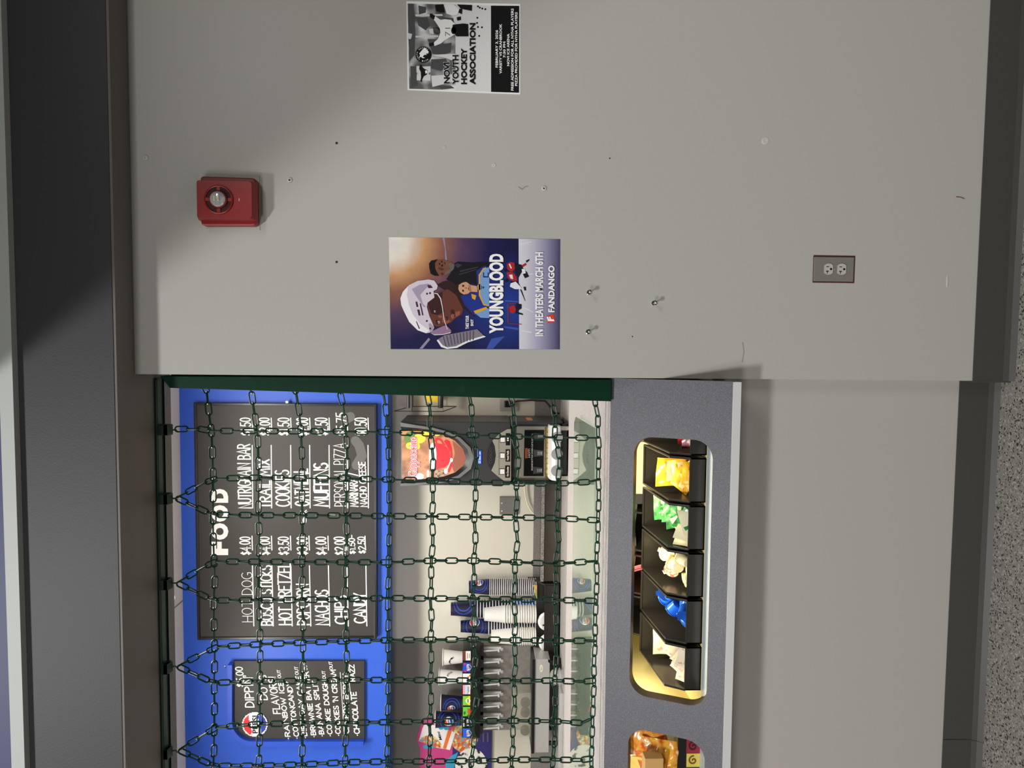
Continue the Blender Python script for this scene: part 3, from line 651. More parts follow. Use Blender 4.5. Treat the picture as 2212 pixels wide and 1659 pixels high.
obj('edge_strip', bx(-3, -.004, -.083, -.07, zs1, PB[2]+.001), strip_m, t)
obj('underside', bx(-3, -.004, -.07, .045, PB[2]-.018, PB[2]-.006), wall2_m, t)
tag(obj('countertop', bx(-3, -.004, .05, .95, 1.016, 1.047), speckl_m, bevel=.003), 'pale speckled countertop along the serving opening under the chains', 'countertop')
struct('counter_base_cabinet', bx(-3, -.004, .575, .93, 0, 1.0155), wall2_m)  # unseen base cabinet holding up the countertop
ZF = P0[2]+sl[2]*s1-.004                      # floor of the display case, level with the bottom of the openings
obj('case_floor', bx(-3, -.01, -.03, .56, ZF-.012, ZF), case_m, t); obj('case_back', bx(-3, -.01, .562, .57, ZF-.012, 1.0155), case_m, t)
def inner_y(z): return .05+(1.047-z)*(-.13)/(1.047-PB[2])+.046
for xx in (-.015, XL1-.062): obj('case_end', MB().prism([(xx, inner_y(ZF), ZF), (xx, .561, ZF), (xx, .561, 1.0155), (xx, inner_y(1.0155), 1.0155)], (.010, 0, 0)), case_m, t)
q0 = P0+sl*(s1+.0005); 
obj('case_sill', bx(-3, -.01, -.062, -.012, ZF-.004, ZF+.002), ledge_m, t)
yg0 = atZ(1290, 925, 1.0472)[1]
def zg_(p): return (p[0], p[1], 1.0474+.032*max(p[1]-yg0, 0))
tag(obj('glass_sheet', MB().prism([zg_(p) for p in (atZ(1290, 925, 1.0472), atZ(1254, 900, 1.0472), atZ(1251, 912, 1.0472), (-2.6, .60), (-2.6, yg0))], (0, 0, .005)),
    mat('green_glass', (190, 215, 195), 0.02)), 'clear glass sheet with a slanting end lying on the serving counter behind the chains', 'glass sheet')
M = MATS['green_glass']; nt, lk, b = nodes(M); nt.remove(b)
tr = nt.new('ShaderNodeBsdfTransparent'); tr.inputs[0].default_value = (.86, .93, .87, 1); gl = nt.new('ShaderNodeBsdfGlossy'); gl.inputs['Roughness'].default_value = 0.02; gl.inputs[0].default_value = (.95, 1, .95, 1)
fr = nt.new('ShaderNodeFresnel'); fr.inputs[0].default_value = 1.6; ms = nt.new('ShaderNodeMixShader'); ml = nt.new('ShaderNodeMath'); ml.operation = 'MULTIPLY'; ml.inputs[1].default_value = 1.5; ml.use_clamp = True
gb = nt.new('ShaderNodeNewGeometry'); mf = nt.new('ShaderNodeMath'); mf.operation = 'SUBTRACT'; mf.inputs[0].default_value = 1; mg = nt.new('ShaderNodeMath'); mg.operation = 'MULTIPLY'
lk.new(gb.outputs['Backfacing'], mf.inputs[1]); lk.new(fr.outputs[0], ml.inputs[0]); lk.new(ml.outputs[0], mg.inputs[0]); lk.new(mf.outputs[0], mg.inputs[1]); lk.new(mg.outputs[0], ms.inputs[0]); lk.new(tr.outputs[0], ms.inputs[1]); lk.new(gl.outputs[0], ms.inputs[2]); lk.new(ms.outputs[0], [n for n in nt if n.type == 'OUTPUT_MATERIAL'][0].inputs[0])

# ================================================================== condiment bins in the display case
BY0, BY1, BW = 0.0, 0.25, 0.1185              # front and back of a bin, and its width
ZL = at(1487, 1200, BY0)[2]; ZBk = at(1388, 1150, BY1)[2]; ZM = at(1447, 1078, BY0+.025)[2]
def bin_mesh(zf, dz=0, y0=BY0, y1=BY1, wd=BW-.002):
    """open-fronted tray: two side walls, tall back, low front lip, floor, with a thick rim"""
    th = .003; zl, zb, zm = ZL+dz, ZBk+dz, ZM+dz; mb = MB(); h = wd/2
    side = [(y0, zf), (y1, zf), (y1, zb), (y1-.008, zb), (y0+.03, zm), (y0+.004, zl), (y0, zl)]
    for x in (-h, h-th): mb.prism([(x, a, b) for a, b in side], (th, 0, 0))
    mb.box(-h, h, y0, y0+th, zf, zl).box(-h, h, y1-th, y1, zf, zb).box(-h, h, y0, y1, zf, zf+th)
    rim = MB()
    for sx in (-h+.001, h-.001): rim.tube([(sx, y0+.002, zl), (sx, y0+.03, zm), (sx, y1-.006, zb)], .0032, 6)
    rim.tube([(-h, y1-.003, zb), (h, y1-.003, zb)], .0032, 6).tube([(-h, y0+.001, zl), (h, y0+.001, zl)], .0026, 6)
    return mb, rim
def place_mb(mb, x): mb.v = [(p[0]+x, p[1], p[2]) for p in mb.v]; return mb
xs = [at(1500, y, BY0)[0] for y in (935, 1038, 1141, 1243, 1344, 1445)]
names = ['red sauce packets at the right end of the display case', 'yellow sauce packets', 'green relish packets', 'white creamer cups', 'blue creamer cups', 'white sugar packets']
BINS = []
for x, nm in zip(xs, names):
    t = thing('condiment_bin', 'black open-fronted bin holding %s' % nm, 'bin', (x, BY0, ZF), 'black bins along the front of the display case')
    body, rim = bin_mesh(ZF); obj('body', place_mb(body, x), bin_m, t); obj('rim', place_mb(rim, x), bin_m, t, smooth=True)
    BINS.append(x)
RY0, RY1 = 0.262, 0.512; dz = .040
xr = [at(1380, y, RY0)[0] for y in (1057, 1152, 1246, 1335)]
nm2 = ['behind the yellow packets, empty', 'under the silver wrapped cutlery, behind the creamer cups', 'holding pink straws in the back row', 'at the left end of the back row']
mats2 = [bin_m, bin_m, mat('brown_black_plastic', (58, 36, 32), 0.25), bin_m]
for i, x in enumerate(xr[1:]):
    t = thing('condiment_bin', 'black bin %s' % nm2[i+1], 'bin', (x, RY0, ZF+dz), 'black bins along the back of the display case')
    body, rim = bin_mesh(ZF+dz, dz, RY0, RY1, .117); obj('body', place_mb(body, x), mats2[i+1], t); obj('rim', place_mb(rim, x), mats2[i+1], t, smooth=True)
tag(obj('bin_riser', bx(xr[3]-.06, -.02, RY0-.004, .553, ZF, ZF+dz-.0005), bin_m), 'black riser shelf under the back row of bins in the display case', 'shelf')

def packet(nm, wd, hg, th, body, stripe, n=7):
    """sealed pillow packet with crimped ends, lying in its own x-y plane"""
    mb = MB(); g = [[None]*(n+1) for _ in range(n+1)]; vs = []
    for s in (1, -1):
        for i in range(n+1):
            for j in range(n+1):
                u, v = i/n*2-1, j/n*2-1
                hgt = th/2*(1-abs(u)**3)*(1-abs(v)**2.2)+.0003
                if abs(v) > .8: hgt = .0004+.0006*((i % 2))
                vs.append((u*wd/2*(1-.05*(1-v*v)), v*hg/2, s*hgt+.002*math.sin(3*u+2*v)))
    N = (n+1)*(n+1); fs = []
    for s in (0, 1):
        for i in range(n):
            for j in range(n):
                q = [s*N+i*(n+1)+j, s*N+(i+1)*(n+1)+j, s*N+(i+1)*(n+1)+j+1, s*N+i*(n+1)+j+1]; fs.append(q if s == 0 else q[::-1])
    mb.add(vs, fs); me_f = mb.f
    for k, f in enumerate(mb.f):
        j = k % n; i = (k // n) % n
        mb.m[k] = 1 if (n//3 <= j <= n//2 and 1 <= i < n-1) else 0
    return obj(nm, mb, [body, stripe], origin=(0, 0, 0), smooth=True)
def settle(o, x):
    """move a thing so that all of it lies inside the bin centred on x"""
    R3 = np.array(Matrix.LocRotScale(None, o.rotation_euler, o.scale).to_3x3())
    vs = np.concatenate([np.array([v.co[:] for v in q.data.vertices]) for q in [o]+list(o.children)])@R3.T+np.array(o.location[:])
    lo, hi = vs.min(0), vs.max(0); L = np.array(o.location[:])
    xa, xb = x-BW/2+.005, x+BW/2-.005
    if lo[0] < xa: L[0] += xa-lo[0]
    elif hi[0] > xb: L[0] -= hi[0]-xb
    if lo[1] < BY0+.006: L[1] += BY0+.006-lo[1]
    if lo[2] < ZF+.004: L[2] += ZF+.004-lo[2]
    o.location = tuple(L)
def heap(proto, cat, group, spots, labels):
    for k, (s, lab) in enumerate(zip(spots, labels)):
        o = proto if k == 0 else proto.copy()
        if k: C.objects.link(o)
        o.location = s[:3]; o.rotation_euler = s[3:6]; tag(o, lab, cat, group); o.scale = (s[6],)*3 if len(s) > 6 else (1, 1, 1)
        settle(o, x)
yel_m = noisy('yellow_foil', 38, [(0.36, (176, 96, 40)), (0.41, (240, 168, 30)), (0.62, (250, 196, 44)), (0.68, (250, 226, 170)), (0.8, (244, 150, 30))], 0.3, 2, coat=.35); yel2 = mat('cream_print', (238, 214, 150), 0.3)
grn_m = noisy('green_foil', 60, [(0.42, (34, 104, 48)), (0.5, (50, 146, 66)), (0.64, (64, 160, 78)), (0.68, (226, 226, 180))], 0.38, 2, coat=.15); grn2 = noisy('green_speckled_print', 90, [(0.45, (40, 120, 56)), (0.55, (220, 226, 190))], 0.3)
sug_m = noisy('sugar_paper', 42, [(0.62, (240, 226, 200)), (0.66, (206, 140, 120)), (0.70, (238, 222, 196))], 0.6, 2); sug2 = mat('sugar_print', (214, 188, 168), 0.6)
redp_m = mat('red_foil', (150, 30, 44), 0.25, coat=.5)
d = math.radians
x = BINS[1]; zf = ZF
sp = [(x+.002, .115, zf+.066, d(64), d(10), d(30), 1.35), (x+.026, .065, zf+.046, d(50), d(-14), d(10)), (x-.010, .055, zf+.044, d(52), d(20), d(-25)), (x+.012, .025, zf+.022, d(58), d(4), d(4)),
      (x-.030, .024, zf+.018, d(40), d(-20), d(-30)), (x+.034, .10, zf+.028, d(20), d(-20), d(70)), (x+.038, .022, zf+.018, d(30), d(15), d(-60)), (x-.020, .085, zf+.022, d(15), d(10), d(20)), (x-.036, .055, zf+.012, d(10), d(8), d(80))]
lb = ['large yellow sauce packet standing highest in its black bin', 'yellow sauce packet leaning at the right of the heap', 'yellow sauce packet leaning left below the tallest packet', 'yellow sauce packet upright against the middle of the front lip',
      'yellow sauce packet at the front left of the heap', 'yellow sauce packet turned sideways at the back right', 'yellow sauce packet in the front right corner of its bin', 'yellow sauce packet lying under the tallest one', 'yellow sauce packet lying flat furthest left']
heap(packet('sauce_packet', .064, .054, .016, yel_m, yel2), 'sauce packet', 'yellow sauce packets in the bin', sp, lb)
x = BINS[2]
sp = [(x+.030, .17, zf+.068, d(62), 0, d(14)), (x+.030, .12, zf+.055, d(50), d(14), d(22)), (x+.022, .078, zf+.044, d(55), d(-12), d(-16)), (x+.004, .10, zf+.050, d(66), d(10), d(50)), (x+.030, .035, zf+.028, d(56), d(4), d(12)),
      (x-.016, .09, zf+.028, d(20), d(20), d(70)), (x+.006, .04, zf+.026, d(60), d(20), d(-30)), (x-.020, .035, zf+.020, d(40), d(12), d(60)), (x+.040, .02, zf+.022, d(60), d(-10), d(60))]
lb = ['green packet highest at the back right of its bin', 'green packet with pale print just below the highest one', 'green packet standing in the middle of the green heap', 'green packet turned edge-on at the left of the heap', 'green packet leaning at the front right',
      'green packet lying flat furthest left in its bin', 'green packet tilted behind the pale packets', 'green packet in front at the left, nearly flat', 'green packet wedged in the front right corner']
heap(packet('relish_packet', .072, .052, .007, grn_m, grn2), 'relish packet', 'green packets in the bin', sp, lb)
palem = mat('pale_packet_back', (232, 226, 192), 0.5)
sp = [(x-.004, .060, zf+.040, d(66), d(-18), d(48)), (x-.014, .020, zf+.026, d(70), d(28), d(30)), (x+.014, .016, zf+.026, d(72), d(-12), d(20)), (x-.034, .014, zf+.018, d(60), d(30), d(38))]
lb = ['pale side of a packet showing at the centre of the green heap', 'pale packet leaning left near the front lip of the green bin', 'pale packet upright at the front lip of the green bin', 'pale packet furthest left at the front lip of the green bin']
heap(packet('relish_packet', .064, .05, .006, palem, palem), 'relish packet', 'pale backed packets among the green ones', sp, lb)
x = BINS[5]
sp = [(x+.020, .175, zf+.048, d(84), 0, d(4), 1.5), (x+.034, .10, zf+.046, d(66), d(16), d(-12)), (x+.016, .07, zf+.040, d(64), d(30), d(-22)), (x+.036, .05, zf+.034, d(70), d(18), d(-20)), (x+.014, .035, zf+.028, d(62), d(26), d(-28)), (x+.034, .022, zf+.022, d(74), d(10), d(-16)),
      (x+.008, .018, zf+.018, d(66), d(20), d(-32)), (x-.006, .045, zf+.022, d(48), d(30), d(-10)), (x-.022, .014, zf+.014, d(36), d(24), d(20))]
lb = ['large white sugar packet with red print standing at the back of the bin', 'white sugar packet leaning at the right below the large one', 'white sugar packet fanned out in the middle', 'white sugar packet standing right of the middle', 'white sugar packet leaning left near the front', 'white sugar packet upright at the front right corner',
      'white sugar packet pressed against the front lip', 'white sugar packet sliding off the left side of the heap', 'white sugar packet furthest left with a pointed corner']
heap(packet('sugar_packet', .062, .05, .004, sug_m, sug2), 'sugar packet', 'sugar packets in the leftmost bin', sp, lb)
mb = MB(); c = np.array([x+.020-.012, .172, zf+.043])
put_text(mb, 'SUGAR', (x-.006, .1712, zf+.030), (.030, 0, 0), (0, .0006, .006), off=.0015) if False else None
x = BINS[0]
heap(packet('sauce_packet', .06, .045, .010, redp_m, mat('pale_print', (226, 216, 186), 0.4)), 'sauce packet', 'red sauce packets in the bin',
     [(x-.018, .045, zf+.030, d(70), 0, d(6)), (x-.016, .085, zf+.030, d(64), 0, d(-8)), (x+.022, .04, zf+.026, d(70), 0, d(4))],
     ['dark red sauce packet with pale print at the right end of the display case', 'dark red sauce packet just behind another red one', 'dark red sauce packet mostly hidden by the opening edge'])

def creamer(nm, body, lidm):
    """little tub: flange at the mouth, tapered wall, foil lid with a tab"""
    mb = MB().lathe([(.0, 0), (.0125, 0), (.0142, .001), (.0178, .0285), (.0212, .0290), (.0215, .0302), (.0178, .0304)], (0, 0, 0), 22)
    o = obj(nm, mb, body, origin=(0, 0, 0), smooth=True)
    ld = MB().lathe([(.0213, .0304), (.0209, .0310), (0, .0312)], (0, 0, 0), 22).box(-.006, .006, .017, .027, .0303, .0309)
    obj('foil_lid', ld, lidm, o, smooth=True); return o
def tubs(proto, cat, group, spots, labels):
    for k, (s, lab) in enumerate(zip(spots, labels)):
        if k == 0: o = proto; o.location = s[:3]; o.rotation_euler = s[3:6]; tag(o, lab, cat, group)
        else: o = copy_thing(proto, s[:3], s[3:6], lab, group)
        settle(o, x)
cw = mat('cream_plastic', (246, 234, 184), 0.35); lidr = noisy('red_printed_foil', 70, [(0.42, (238, 226, 190)), (0.5, (214, 60, 46)), (0.56, (238, 226, 190))], 0.35)
cb = mat('blue_plastic', (40, 112, 226), 0.22, spec=.6); lidb = mat('blue_foil', (40, 96, 200), 0.2, metal=.3)
x = BINS[3]
sp = [(x+.030, .14, zf+.060, d(150), 0, 0), (x+.010, .15, zf+.040, d(30), d(20), 0), (x-.012, .13, zf+.036, d(50), d(-30), 0), (x+.030, .09, zf+.046, d(160), d(20), 0), (x-.006, .09, zf+.036, d(-50), d(20), 0), (x+.036, .05, zf+.030, d(170), 0, 0), (x+.004, .052, zf+.048, d(-96), d(4), 0),
      (x-.028, .06, zf+.026, d(176), d(-8), 0), (x+.030, .022, zf+.030, d(-60), d(30), 0), (x+.006, .020, zf+.030, d(178), 0, 0), (x-.022, .020, zf+.030, d(170), d(-10), 0), (x-.040, .045, zf+.026, d(180), 0, 0)]
sp = [(a, max(b_, .024), c_+0.004)+tuple(r) for a, b_, c_, *r in sp]
lb = ['cream coloured tub highest at the back right of its bin', 'cream tub lying on its side at the back of the heap', 'cream tub with its flange sticking out furthest back left', 'upside down cream tub in the middle right of the heap', 'cream tub with orange print tipped to the left', 'upside down cream tub low on the right side', 'cream tub with red and black printed lid facing out',
      'cream tub leaning at the left middle of the heap', 'cream tub tipped forward at the front right', 'upside down cream tub at the centre of the front lip', 'upside down cream tub left of centre at the front lip', 'cream tub furthest left in its bin']
tubs(creamer('creamer_tub', cw, lidr), 'creamer tub', 'cream coloured tubs in the bin', sp, lb)
x = BINS[4]
sp = [(x+.044, .15, zf+.062, d(80), 0, d(20)), (x+.030, .12, zf+.052, d(-40), d(-50), 0), (x+.020, .080, zf+.044, d(-30), d(-66), 0), (x+.036, .05, zf+.040, d(190), d(20), 0), (x+.026, .026, zf+.034, d(50), d(-64), 0), (x+.004, .055, zf+.028, d(186), d(-10), 0), (x-.016, .026, zf+.028, d(200), d(-34), 0), (x+.046, .024, zf+.026, d(180), 0, 0)]
lb = ['bright blue tub highest at the back right of its bin', 'bright blue tub lying just below the highest one', 'bright blue tub on its side at the centre of the heap', 'bright blue tub upside down on the right', 'blue tub with pale print lying at the front lip', 'bright blue tub standing upside down left of centre', 'bright blue tub tilted furthest left in its bin', 'bright blue tub in the front right corner']
tubs(creamer('creamer_tub', cb, lidb), 'creamer tub', 'blue tubs in the bin', sp, lb)

# things in the back row
def crumple(nm, P, ex, ez, th, mt, seed, nx=14, nz=10, amp=.006, parent=None):
    """crinkled bag: two bulging sheets closed along their edges"""
    r = random.Random(seed); ph = [(r.uniform(2, 9), r.uniform(2, 9), r.uniform(0, 6)) for _ in range(7)]
    P, ex, ez = [np.array(k, float) for k in (P, ex, ez)]; n = unit(np.cross(ex, ez)); mb = MB(); vs = []
    for s in (1, -1):
        for i in range(nx+1):
            for j in range(nz+1):
                u, v = i/nx, j/nz; e = (1-(2*u-1)**4)*(1-(2*v-1)**4)
                k = sum(math.sin(a*u*2+b_*v*2+c_) for a, b_, c_ in ph)/3.0
                vs.append(P+u*ex+v*ez+n*(s*th/2*e+amp*k*e)+unit(ez)*amp*.5*math.sin(9*u+ph[0][2])*(1 if j in (0, nz) else 0))
    N = (nx+1)*(nz+1); fs = []
    for s in (0, 1):
        for i in range(nx):
            for j in range(nz):
                q = [s*N+i*(nz+1)+j, s*N+(i+1)*(nz+1)+j, s*N+(i+1)*(nz+1)+j+1, s*N+i*(nz+1)+j+1]; fs.append(q if s else q[::-1])
    edge = [i*(nz+1) for i in range(nx+1)]+[nx*(nz+1)+j for j in range(1, nz+1)]+[i*(nz+1)+nz for i in range(nx-1, -1, -1)]+[j for j in range(nz-1, 0, -1)]
    for k in range(len(edge)):
        a, b_ = edge[k], edge[(k+1) % len(edge)]; fs.append((a, b_, N+b_, N+a))
    mb.add(vs, fs); return obj(nm, mb, mt, parent, smooth=True)
fo = mat('silver_wrapping', (196, 200, 208), 0.22, metal=.5)
z0 = ZBk+dz-.004
p1_, p2_ = at(1385, 1222, RY0+.05), at(1385, 1090, RY0+.05)
tag(crumple('cutlery_bag', (p1_[0], RY0+.06, ZF+dz+.070), (p2_[0]-p1_[0], 0, 0), (0, .01, .050), .03, fo, 3, amp=.004), 'silver clear-wrapped bundle of plastic cutlery behind the green packets', 'cutlery bag')
pinkm = mat('pink_plastic', (236, 130, 146), 0.35)
for k, (dx, dy, lab) in enumerate(((.020, .03, 'pink straw sticking up rightmost in the back row bin'), (.010, .045, 'pink straw in the middle of the three in the back row bin'), (-.002, .06, 'pink straw leaning furthest left in the back row bin'))):
    xx = xr[2]+dx+.02; p = np.array([xx, RY0+dy, ZF+dz+.004]); q = np.array([xx-.024, RY0+dy-.012, ZBk+dz+.006-.003*k])
    tag(obj('drinking_straw', MB().tube([p, q], .003, 8), pinkm, smooth=True), lab, 'straw', 'pink straws in the bin')
pz = at(1374, 1068, .35)
tag(obj('paper_box', bx(at(1370, 1060, .35)[0], at(1370, 950, .35)[0], .30, .45, ZF+dz, .975), mat('cream_box_card', (236, 226, 186), 0.6), bevel=.002), 'cream cardboard box behind the yellow packets at the back of the display case', 'box')
tag(obj('grey_box', bx(at(1374, 1086, .32)[0], at(1374, 1063, .32)[0], .30, .42, ZF+dz, .972), dark_m, bevel=.002), 'small dark grey box between the cream box and the silver cutlery bag', 'box')

# second opening: snack bags and flavour cards
snack_m = noisy('red_orange_yellow_wrapper', 22, [(0.30, (198, 40, 30)), (0.42, (222, 92, 40)), (0.5, (244, 176, 60)), (0.58, (226, 110, 44)), (0.66, (250, 226, 170)), (0.75, (206, 48, 36))], 0.22, 3, coat=.6)
snack2_m = noisy('orange_yellow_wrapper', 26, [(0.32, (206, 70, 30)), (0.45, (246, 190, 60)), (0.55, (232, 120, 40)), (0.66, (252, 230, 160)), (0.75, (220, 80, 40))], 0.22, 3, coat=.6)
x2 = XR2
spots = [(x2-.055, .03, .90, .10, .105, snack_m, 'red and orange snack bag at the right of the second opening', 11), (x2-.085, -.005, .865, .11, .10, snack2_m, 'yellow and orange snack bag leaning in front at the second opening', 12), (x2-.155, .01, .87, .10, .10, snack_m, 'red snack bag cut off at the left edge of the photo', 14)]
for xx, yy, zz, wd, hg, mt, lab, sd in spots:
    tag(crumple('snack_bag', (xx-wd/2, yy, zz-.025), (wd, 0, .01), (0, .035, hg), .035, mt, sd, 16, 14, .007), lab, 'snack bag', 'snack bags in the second opening')
tag(obj('tan_box', bx(at(1400, 1700, .0)[0], at(1400, 1622, .0)[0], -.035, .0, .905, .955), mat('tan_card', (206, 160, 96), 0.6), bevel=.002), 'plain tan cardboard box among the snack bags', 'box')
tag(obj('bag_shelf', bx(XR2-.6, XR2-.012, -.012, .2, ZF+.0021, .862), black_m), 'black plastic tray under the snack bags behind the flavour cards', 'tray')
for k, (ya, yb, col, lab) in enumerate(((1597, 1627, (150, 36, 52), 'red flavour card with a dark swirl under the snack bags'), (1628, 1657, (222, 198, 84), 'yellow flavour card with a brown swirl under the snack bags'), (1658, 1690, (40, 80, 90), 'teal flavour card cut off by the photo edge'))):
    Yc = -.0145; xa, xb = at(1485, yb, Yc)[0], at(1485, ya, Yc)[0]; za, zb = ZF+.0022, ZF+.0022+(xb-xa)*.95
    t = thing('flavor_card', lab, 'card', ((xa+xb)/2, Yc, za), 'flavour cards on the sill')
    obj('card', bx(xa, xb, Yc, Yc+.002, za, zb), mat('card_%d' % k, col, 0.4), t)
    mb = MB(); cx, cz, R_ = (xa+xb)/2, (za+zb)/2, (xb-xa)*.34
    put_stroke(mb, [(R_*(1-.055*i)*math.cos(i*.5), R_*(1-.055*i)*math.sin(i*.5)) for i in range(16)], (cx, Yc, cz), np.array([1., 0, 0]), np.array([0, 0, 1.]), R_*.34, (0, -1, 0), .0006)
    obj('swirl_print', mb, mat('swirl_%d' % k, [(52, 24, 26), (116, 84, 40), (20, 40, 50)][k], 0.4), t)

# ================================================================== green guide post, rail and chain curtain
YC = 0.125
pts = [at(x, y, .045) for x, y in ((352, 815), (366, 839), (1297, 867), (1311, 822))]
mb = MB().prism([(max(p[0], -.2), .035, p[2]) for p in ((at(345, 812, .035)), (at(366, 838, .035)), (at(1297, 867, .035)), (at(1318, 820, .035)))][0:2]+[(at(1297, 867, .035)[0], .035, 1.0475), (at(1318, 820, .035)[0], .035, 1.0475)], (0, .045, 0))
t = thing('guide_post', 'dark green steel guide post where the grey wall meets the chain curtain', 'post', (-.03, .05, 1.0475))
obj('flange', mb, green_m, t, bevel=.002)
obj('web', bx(-.022, -.004, .08, .15, 1.0475, 2.2), dkgreen_m, t)
for x, y in ((835, 838), (1118, 842)):
    pass
t = thing('curtain_rail', 'dark green overhead rail with five hanging blocks for the chain curtain', 'rail', (-1.2, YC, ZS-.002))
mb = MB()
zr = at(345, 1200, YC)[2]; ZR0 = zr-.012
mb.prism([(-3, YC-.022, ZS-.002), (-3, YC+.022, ZS-.002), (-3, YC+.022, ZR0), (-3, YC+.010, ZR0-.004), (-3, YC+.010, ZR0), (-3, YC-.010, ZR0), (-3, YC-.010, ZR0-.004), (-3, YC-.022, ZR0)], (2.985, 0, 0))
obj('track', mb, dkgreen_m, t); obj('track_lip', MB().tube([(-3, YC-.023, ZR0+.004), (-.02, YC-.023, ZR0+.004)], .003, 6), dkgreen_m, t, smooth=True)
t2 = thing('chain_curtain', 'dark green plastic coated chain curtain closing the serving opening', 'chain curtain', (-1.2, YC, 1.05))
CLIPS = [927, 1075, 1258, 1438, 1620]
for y in CLIPS:
    p = at(359, y, YC)
    mb = bx(p[0]-.014, p[0]+.014, YC-.024, YC+.004, p[2]-.014, ZR0+.004)
    mb.prism([(p[0]-.014, YC-.024, p[2]-.014), (p[0]+.014, YC-.024, p[2]-.014), (p[0]+.014, YC-.004, p[2]-.020), (p[0]-.014, YC-.004, p[2]-.020)], (0, 0, .012))
    h = obj('hanging_block', mb, dkgreen_m, t, bevel=.001)
    q = at(380, y+3, YC); obj('hook', MB().tube([p+[0, -.004, -.012], p*.4+q*.6, q+[0.002, 0, 0], q+[-.004, 0, -.004]], .0022, 6), dkgreen_m, h, smooth=True)

LW, LR, PITCH_L = .0072, .00215, .0298        # half width, wire radius, pitch of one link
def link_path():
    h = PITCH_L/2+LR-LW+.0002; out = []
    for k in range(7): q = PI*k/6; out.append((LW*math.cos(q), h+LW*math.sin(q)))
    for k in range(7): q = PI+PI*k/6; out.append((LW*math.cos(q), -h+LW*math.sin(q)))
    return out
LP = link_path()
def strand(nm, pts, phase, twist, sway=None):
    """links set end to end along a path, each one turned a quarter from the last"""
    P = [np.array(p, float) for p in pts]; seg = [np.linalg.norm(P[i+1]-P[i]) for i in range(len(P)-1)]; L = sum(seg); n = max(2, round(L/PITCH_L)); pit = L/n
    cum = np.concatenate([[0], np.cumsum(seg)])
    def pos(s):
        s = min(max(s, 0), L-1e-9); i = int(np.searchsorted(cum, s, side='right')-1); i = min(i, len(seg)-1); return P[i]+(P[i+1]-P[i])*((s-cum[i])/seg[i])
    mb = MB()
    for k in range(n):
        a, b_ = pos(k*pit), pos((k+1)*pit); c = (a+b_)/2; tg = unit(b_-a); s = np.linalg.norm(b_-a)/PITCH_L
        nrm = np.array([0, -1., 0]); nrm = unit(nrm-np.dot(nrm, tg)*tg); sd = np.cross(tg, nrm)
        q = twist+(PI/2 if (k+phase) % 2 else 0)+random.uniform(-.08, .08); e = math.cos(q)*sd+math.sin(q)*nrm
        mb.tube([c+x_*e+y_*tg*max(s, .9) for x_, y_ in LP], LR, 6, closed=True, up=np.cross(e, tg))
    return obj(nm, mb, chain_m, t2, smooth=True)
V = {
0: [(380,927),(428,926),(457,931),(530,931),(640,931.5),(750,932),(839.6,933.7),(924,936),(1018,940),(1111,943),(1197.6,945),(1292,946)],
1: [(382,1075),(460,1034),(550,1032),(650,1033),(750,1034),(840,1036),(933.7,1038),(1025,1042),(1114.5,1044),(1206,1044.6),(1276,1041),(1295,1035)],
2: [(382,1076),(460,1112),(560,1113),(650,1113),(750,1114),(840,1115),(933.7,1115.7),(1023,1117),(1114.5,1118),(1201,1119),(1293,1124)],
3: [(384,1258),(462,1213),(560,1213.5),(650,1214),(840,1215),(931,1211),(1023,1211),(1112,1214.5),(1201,1218),(1288,1212)],
4: [(384,1260),(462,1297),(558,1296.5),(650,1296),(748,1294),(837,1292),(933,1293),(1021,1293),(1109,1295),(1197,1296),(1287,1298)],
5: [(386,1438),(468,1397),(555,1392),(655.6,1388),(753.5,1384.6),(838,1383),(933,1382),(1021,1381),(1109,1383),(1199.7,1384),(1254,1384),(1286,1384.6)],
6: [(386,1440),(462,1475),(560,1471.5),(653,1471),(748,1469),(838,1469),(933,1469),(1019,1470.4),(1109,1471),(1199.7,1470),(1254,1473),(1285,1470)],
7: [(388,1619),(466,1571),(560,1564),(653,1562),(748,1561.5),(838,1560),(933,1558),(1021,1558),(1109,1557),(1199.7,1558),(1259,1562),(1277,1553)],
8: [(388,1621),(462,1654),(560,1654),(653,1651.5),(748,1646.7),(838,1645),(933,1645),(1021,1643.7),(1109,1641),(1199.7,1641),(1254,1642),(1279,1638.5)],
}
